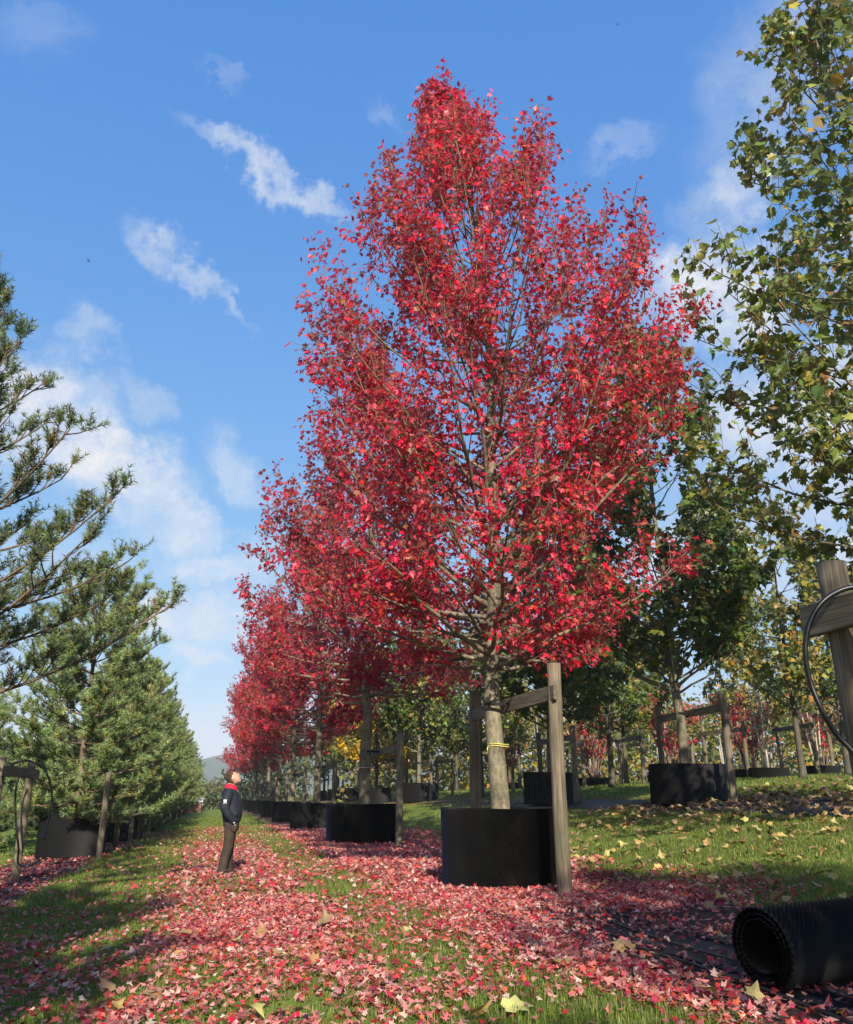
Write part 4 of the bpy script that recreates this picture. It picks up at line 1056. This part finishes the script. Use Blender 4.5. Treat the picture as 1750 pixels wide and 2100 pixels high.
    for j, (z, r, lift) in enumerate(((1.44, .102, 0), (1.47, .104, 0), (1.515, .098, .0), (1.522, .088, 0), (1.48, .082, 0))):
        for k in range(n):
            w = 2 * math.pi * k / n; front = max(0, math.cos(w))
            co.v.append(Vector((.004 + math.cos(w) * (r + .02 * front), math.sin(w) * (r + .012), z - .045 * front ** 2)))
    for j in range(4):
        for k in range(n): k2 = (k + 1) % n; co.f.append((j * n + k, j * n + k2, (j + 1) * n + k2, (j + 1) * n + k))
    obj('collar', co, M['red_cloth'], e)
    # trousers
    tz = [loft([(.06, 0, .80, .13, .165), (.062, 0, .87, .14, .178), (.065, 0, .925, .14, .176)])]
    for s in (-1, 1):
        fx = -.035 if s < 0 else .05
        tz.append(limb([(.06, s * .082, .86), (.055, s * .088, .7), (.045, s * .09, .5), (lerp(fx, .045, .4), s * .092, .3), (fx + .002, s * .092, .1), (fx + .01, s * .093, .065)], [.108, .098, .085, .082, .084, .086]))
        tz.append(ball((.03, s * .1, .45), (.085, .08, .03))); tz.append(ball((fx + .02, s * .093, .11), (.09, .085, .03))); tz.append(ball((.115, s * .148, .80), (.075, .068, .095)))
    remeshed('trousers', tz, .011, 2, M['trousers'], e)
    for s in (-1, 1):
        fx = -.035 if s < 0 else .05
        remeshed('shoe', [limb([(fx - .07, s * .092, .05), (fx + .02, s * .094, .055), (fx + .12, s * .105, .045), (fx + .20, s * .11, .035)], [.045, .052, .047, .03]), ball((fx + .06, s * .1, .012), (.14, .048, .016))], .01, 1, M['shoe'], e)
    # embroidered mark on the upper sleeve: a shield of two leaves over a line of lettering
    bd = MB()
    def sleeve(u, w): return Vector((-.035 + u, -.3375 - .0 + w * .0, 1.23))
    def quad(x0, x1, z0, z1, y=-.339):
        b = len(bd.v); bd.v += [Vector((x, y + dy, z)) for dy in (0, .05) for x, z in ((x0, z0), (x1, z0), (x1, z1), (x0, z1))]
        bd.f += [tuple(b + i for i in q) for q in ((0, 1, 2, 3), (7, 6, 5, 4), (0, 4, 5, 1), (1, 5, 6, 2), (2, 6, 7, 3), (3, 7, 4, 0))]
    quad(-.068, -.046, 1.222, 1.256); quad(-.040, -.018, 1.222, 1.256); quad(-.058, -.028, 1.213, 1.224)
    for k in range(5): quad(-.075 + k * .0135, -.066 + k * .0135, 1.192 + .003 * (2 - abs(k - 2)), 1.204 + .003 * (2 - abs(k - 2)), -.336)
    bo = obj('sleeve_mark', bd.mesh('sleeve_mark', False), M['white'], e)
    # white dabs at the pocket: glint of the wrist watch as a shape, and key ring
    wk = MB(); wk.tube([Vector((.125, -.262, .885)), Vector((.135, -.262, .868))], [.012, .010], 8); wk.tube([Vector((.145, -.24, .845)), Vector((.148, -.24, .832))], [.008, .007], 8)
    obj('watch_glint_keys', wk, M['white'], e)
    e.scale = (1.03, 1.03, 1.03)
build_person()

# ------------------------------------------------------------------ grass
def build_grass():
    rng = np.random.default_rng(77)
    def field(n, x0, x1, y0, y1, w, h, name, label, thr, simple=False):
        X = rng.uniform(x0, x1, n); Y = rng.uniform(y0, y1, n)
        # keep what the camera could see, with a margin
        k = np.abs(X) < Y * .62 + 2.2; X, Y = X[k], Y[k]
        red, yel, soil = cover(X, Y)
        dens = np.clip((1 - soil * 1.15) * (1 - .72 * red), 0, 1) * (.35 + .9 * fbm(X * 1.1, Y * 1.1, 61, 2))
        k = rng.random(len(X)) < dens * thr; X, Y = X[k], Y[k]; n = len(X)
        Z = gz(X, Y); tall = .5 + 1.0 * fbm(X * .9, Y * .9, 71, 2)
        hh = h * rng.uniform(.5, 1.2, n) * tall; az = rng.uniform(0, 6.283, n); ln = rng.uniform(.1, .75, n)
        d = np.stack([np.cos(az), np.sin(az), 0 * az], 1); sd = np.stack([-np.sin(az), np.cos(az), 0 * az], 1)
        p = np.stack([X, Y, Z - .005], 1); up = np.array([0, 0, 1.])
        ww = w * rng.uniform(.7, 1.3, n)[:, None]
        a = p - sd * ww; b = p + sd * ww; m1 = p + up * (hh * .6)[:, None] + d * (hh * ln * .3)[:, None]; c = p + up * (hh * (1 - .25 * ln))[:, None] + d * (hh * ln)[:, None]
        v = np.stack([a, b, m1 + sd * ww * .8, m1 - sd * ww * .8, c], 1).reshape(-1, 3)
        i = np.arange(n) * 5
        f = np.concatenate([np.stack([i, i + 1, i + 2], 1), np.stack([i, i + 2, i + 3], 1), np.stack([i + 3, i + 2, i + 4], 1)])
        nv = 5
        if simple: v = np.stack([a, b, c], 1).reshape(-1, 3); f = np.arange(3 * n).reshape(-1, 3); nv = 3
        col = pick_cols(rng, n, [(5, (.12, .175, .025)), (4, (.165, .215, .04)), (2, (.22, .24, .055)), (1.6, (.31, .27, .1)), (1.5, (.08, .115, .02))])
        col *= (.8 + .4 * fbm(X * .4, Y * .4, 81, 2))[:, None]
        o = obj(name, np_mesh(name, v, f, False, np.repeat(col, nv, 0)), M['grass'])
        tag(o, label, 'grass', kind='stuff'); print(name, n)
    field(215000, -6, 7.5, 4.6, 12, .0032, .062, 'near_grass', 'short green grass growing up between the fallen leaves', 1.0)
    field(420000, -13, 14, 12, 27, .0075, .075, 'lawn_grass', 'green grass of the path and lawn between the tree rows', 1.0, True)
    field(200000, -32, 36, 27, 70, .018, .10, 'far_grass', 'green grass farther down the nursery rows', 1.0, True)
build_grass()

# ------------------------------------------------------------------ fallen leaves
FALL = [(2.6, (.40, .18, .15)), (1.7, (.52, .31, .26)), (.8, (.6, .44, .36)), (4.5, (.36, .03, .04)), (3, (.50, .02, .035)), (1.8, (.5, .10, .05)), (2.2, (.24, .025, .03)), (1, (.36, .14, .08)), (.8, (.16, .06, .04))]
FALLY = [(3, (.36, .22, .1)), (3, (.28, .16, .07)), (1.6, (.44, .31, .09)), (2.2, (.2, .1, .045)), (.8, (.38, .34, .11))]
def build_fallen():
    rng = np.random.default_rng(99)
    def scatter(n, x0, x1, y0, y1, chan, power=1.0):
        X = rng.uniform(x0, x1, n); Y = rng.uniform(y0, y1, n); k = np.abs(X) < Y * .62 + 1.5; X, Y = X[k], Y[k]
        c = cover(X, Y)[chan]; k = rng.random(len(X)) < c ** power; X, Y = X[k], Y[k]
        for (cx, cy, r) in [(T1.x, T1.y, .93)] + [(on_row(0, d), d, 1.1) for d in MAPLE_D[1:]] + [(PB.x, PB.y, 1.05), (PC.x, PC.y, 1.05)]:
            k = np.hypot(X - cx, Y - cy) > r; X, Y = X[k], Y[k]
        return X, Y
    def place(X, Y, lift):
        n = len(X); red, yel, soil = cover(X, Y)
        P = np.stack([X, Y, gz(X, Y) + rng.uniform(.008, lift, n) + .022 * (1 - soil)], 1)
        nrm = np.stack([rng.normal(0, .5, n), rng.normal(0, .5, n), np.ones(n)], 1)
        fl = rng.random(n) < .45; nrm[fl] *= -1
        a = rng.uniform(0, 6.283, n); tip = np.stack([np.cos(a), np.sin(a), rng.normal(0, .2, n)], 1)
        return P, nrm, tip
    # near, leaf by leaf
    X, Y = scatter(112000, -6.5, 5, 4.8, 12.5, 0)
    P, nrm, tip = place(X, Y, .05); n = len(P); sz = rng.uniform(.032, .070, n)
    d = np.hypot(X, Y) + np.where(np.abs(X) > Y * .47 + .1, 50, 0) + rng.uniform(0, 1.0, n); idx = np.argsort(d)[:300]; m = np.zeros(n, bool); m[idx] = True
    tv = leaves_mesh('fallen_leaves', 'star', P[~m], nrm[~m], tip[~m], sz[~m], pick_cols(rng, (~m).sum(), FALL), rng.uniform(-.8, 3.6, (~m).sum()))
    tag(obj('fallen_leaves', tv, M['fallen_leaf']), 'thick carpet of red and pink fallen maple leaves under the maples', 'leaves', kind='stuff')
    P[m, 2] += .012
    for o in leaf_parts(rng, None, 'maple', M['fallen_leaf'], P[m], nrm[m], tip[m], sz[m], FALL, 'fallen_maple_leaf'):
        tag(o, 'single red or pink fallen maple leaf on the leaf-strewn grass', 'leaf', 'fallen maple leaves in the foreground')
    print('near leaves', n)
    X, Y = scatter(150000, -14, 5, 12.5, 42, 0)
    P, nrm, tip = place(X, Y, .05); n = len(P)
    tv = leaves_mesh('fallen_leaves', 'star', P, nrm, tip, rng.uniform(.055, .10, n), pick_cols(rng, n, FALL), rng.uniform(-.8, 3.6, n))
    tag(obj('fallen_leaves', tv, M['fallen_leaf']), 'red fallen leaves farther along the path and under the pine row', 'leaves', kind='stuff'); print('far leaves', n)
    # large yellow and brown plane leaves
    X, Y = scatter(10500, .4, 14, 4.8, 26, 1)
    X = np.concatenate([X, rng.uniform(-2.4, 2.6, 34)]); Y = np.concatenate([Y, rng.uniform(5.5, 9.5, 34)])
    P, nrm, tip = place(X, Y, .07); n = len(P); P[:, 2] += .02; sz = rng.uniform(.09, .17, n)
    d = np.hypot(X, Y) + np.where(np.abs(X) > Y * .47 + .1, 50, 0); idx = np.argsort(d)[:300]; m = np.zeros(n, bool); m[idx] = True
    big = px(1040, 2075, 5.6)
    tv = leaves_mesh('fallen_leaves', 'plane', P[~m], nrm[~m], tip[~m], sz[~m], pick_cols(rng, (~m).sum(), FALLY), rng.uniform(.2, 2.6, (~m).sum()))
    tag(obj('fallen_leaves', tv, M['tan_leaf']), 'yellow and brown fallen plane leaves on the lawn and under the plane row', 'leaves', kind='stuff')
    for o in leaf_parts(rng, None, 'plane', M['tan_leaf'], P[m], nrm[m], tip[m], sz[m], FALLY, 'fallen_plane_leaf'):
        tag(o, 'single yellow or brown fallen plane leaf lying on the ground', 'leaf', 'fallen plane leaves')
    b = G(big.x, 5.62, .06)
    for o in leaf_parts(rng, None, 'plane', M['tan_leaf'], np.array([tuple(b)]), np.array([[.1, -.25, 1.]]), np.array([[.9, .3, .1]]), np.array([.21]), [(1, (.5, .46, .16))], 'fallen_plane_leaf'):
        tag(o, 'largest pale yellow fallen leaf, on the grass tuft in front of the pots', 'leaf')
    print('plane leaves', n)
build_fallen()

# ------------------------------------------------------------------ far wood, hut, pole
def far_wood(name, label, x0, x1, d0, d1, hfun, n, size, table, seed):
    rng = np.random.default_rng(seed)
    X = rng.uniform(x0, x1, n); Y = rng.uniform(d0, d1, n); s = rng.random(n) ** .95
    h = hfun(X) * (.62 + .6 * fbm(X * .16, Y * .2, seed)); lump = .8 + .35 * vnoise(X * .45, Y * .4, seed + 3)
    Z = gz(X, Y) + s * h * lump
    P = np.stack([X, Y, Z], 1); O = np.stack([rng.normal(0, .4, n), -np.ones(n), .4 * np.ones(n)], 1)
    nrm, tip = leaf_orient(rng, O); col = pick_cols(rng, n, table)
    col *= (.5 + 1.0 * fbm(X * .3 + 4, Y * .3 + Z * .4, seed + 9, 2))[:, None]
    tag(obj(name, leaves_mesh(name, 'spray', P, nrm, tip, rng.uniform(size * .6, size * 1.3, n), col), M['green_leaf']), label, 'woodland', kind='stuff')
far_wood('far_wood', 'green and yellow woodland closing the nursery behind the birches', -8, 95, 78, 100, lambda X: 9.5 + 0 * X, 46000, .55, AUTUMN, 201)
far_wood('far_wood', 'dark green hedge of trees at the end of the grass path', -75, -18, 118, 140, lambda X: 4.2 + 4.5 * sstep(-30, -20, X) + 7 * sstep(-34, -60, X), 16000, .6, [(3, (.07, .085, .025)), (2, (.14, .12, .03)), (1, (.05, .07, .025))], 211)
far_wood('far_wood', 'green conifer block beyond the pine row', -90, -24, 60, 90, lambda X: 6.5 + 0 * X, 16000, .5, NEEDLE_BR, 221)
# brick hut
hx, hd = -27.2, 101
h = empty('brick_hut', 'tiny red brick hut with a pale roof at the end of the path', 'hut', G(hx, hd), .2)
w = MB(); w.box((-1.3, -1, 0), (1.3, 1, 1.1)); obj('wall', w.mesh('wall', False), M['brick'], h)
r = MB(); r.v = [Vector(p) for p in ((-1.5, -1.2, 1.12), (1.5, -1.2, 1.12), (1.5, 1.2, 1.12), (-1.5, 1.2, 1.12), (-1.1, 0, 1.6), (1.5, 0, 1.6))]; r.f = [(0, 1, 5, 4), (2, 3, 4, 5), (1, 2, 5), (3, 0, 4), (3, 2, 1, 0)]
obj('roof', r.mesh('roof', False), M['slate'], h)
pole = empty('utility_pole', 'pale thin pole with a wire beside the brick hut', 'pole', G(-27.2, 104))
pm = MB(); pm.tube([(0, 0, -.2), (0, 0, 3.6)], [.10, .08], 8); obj('pole', pm, M['white_tie'], pole)
wm = MB(); wm.tube([Vector((-12 + 24 * t, 0, 3.2 - .4 * (1 - (2 * t - 1) ** 2) + .6 * t)) for t in (i / 16 for i in range(17))], .008, 4); obj('wire', wm, M['wood'], pole)
# bare birch over the pines, bushy trees closing the rows
bb = copy_tree(bir); bb.location = G(on_row(-9.6, 58), 58); bb.scale = (1.3, 1.3, 1.75); tag(bb, 'thin almost bare birch rising above the pines', 'tree')
# two birds
def bird(loc, lab):
    b = MB(); b.tube([(-.16, 0, 0), (-.08, 0, .02), (.05, 0, .02), (.15, 0, .0)], [.01, .045, .04, .008], 8)
    root = empty('bird', lab, 'bird', loc); obj('body', b, M['strap'], root)
    for s in (-1, 1):
        w = MB(); w.v = [Vector(p) for p in ((-.05, s * .03, .03), (.06, s * .03, .03), (.02, s * .22, .12), (-.07, s * .42, .06), (-.02, s * .3, .105))]; w.f = [(0, 1, 2), (0, 2, 4), (0, 4, 3)]
        obj('wing', w.mesh('wing', False), M['strap'], root)
bird(px(1267, 50, 90), 'tiny dark bird flying high above the maple top')
bird(px(182, 535, 80), 'tiny dark bird flying beside the small clouds over the pines')

# trees standing behind the photographer: they shade the foreground
o = copy_tree(mapleB, skip=('ribbon',)); o.location = G(5.6, -7.5); o.rotation_euler = (0, 0, 2); o.scale = (.95, .95, .8); tag(o, 'red maple behind the viewpoint, shading the roll of mesh', 'tree', 'red maples in a row')
o = copy_tree(mapleC, skip=('ribbon',)); o.location = G(8.2, -15.5); o.rotation_euler = (0, 0, 4); tag(o, 'second red maple behind the viewpoint, unseen, added to deepen the shade at the empty place', 'tree', 'red maples in a row')  # unseen extra maple, added to deepen the foreground shade
o = copy_tree(pineB); o.location = G(-2.7, -5.5); o.rotation_euler = (0, 0, 1); o.scale = (1.15, 1.15, 1.1); tag(o, 'pine behind the viewpoint, shading the near end of the path', 'tree', 'pines in a row')
o = copy_tree(pineB); o.location = G(-4.4, -.3); o.rotation_euler = (0, 0, 2.6); tag(o, 'pine beside the viewpoint, shading the grass under the pine row', 'tree', 'pines in a row')
for k, (X, D, sx) in enumerate(((20.5, 9, .95), (24, -4, 1.0))):  # unseen plane copies, added to shade the plane row
    o = copy_tree(planeB); o.location = G(X, D); o.rotation_euler = (0, 0, k * 1.9); o.scale = (sx,) * 3
    tag(o, ('unseen plane tree beside the viewpoint, added across the rising lawn for shade', 'unseen plane tree behind the viewpoint, added across the rising lawn for shade')[k], 'tree', 'plane trees out of view')
# air
hz = MB(); hz.box((-2900, -500, -5), (2900, 4400, 125))
hm_ = bpy.data.materials.new('haze'); hm_.use_nodes = True; hn = hm_.node_tree.nodes; hn.clear()
ho_ = hn.new('ShaderNodeOutputMaterial'); hv_ = hn.new('ShaderNodeVolumePrincipled')
hv_.inputs['Color'].default_value = (.82, .9, 1.0, 1); hv_.inputs['Density'].default_value = .0003
hm_.node_tree.links.new(hv_.outputs[0], ho_.inputs['Volume'])
tag(obj('haze', hz.mesh('haze', False), hm_), 'thin bluish autumn haze filling the air over the nursery', 'haze', kind='stuff')
print('objects', len(bpy.data.objects))
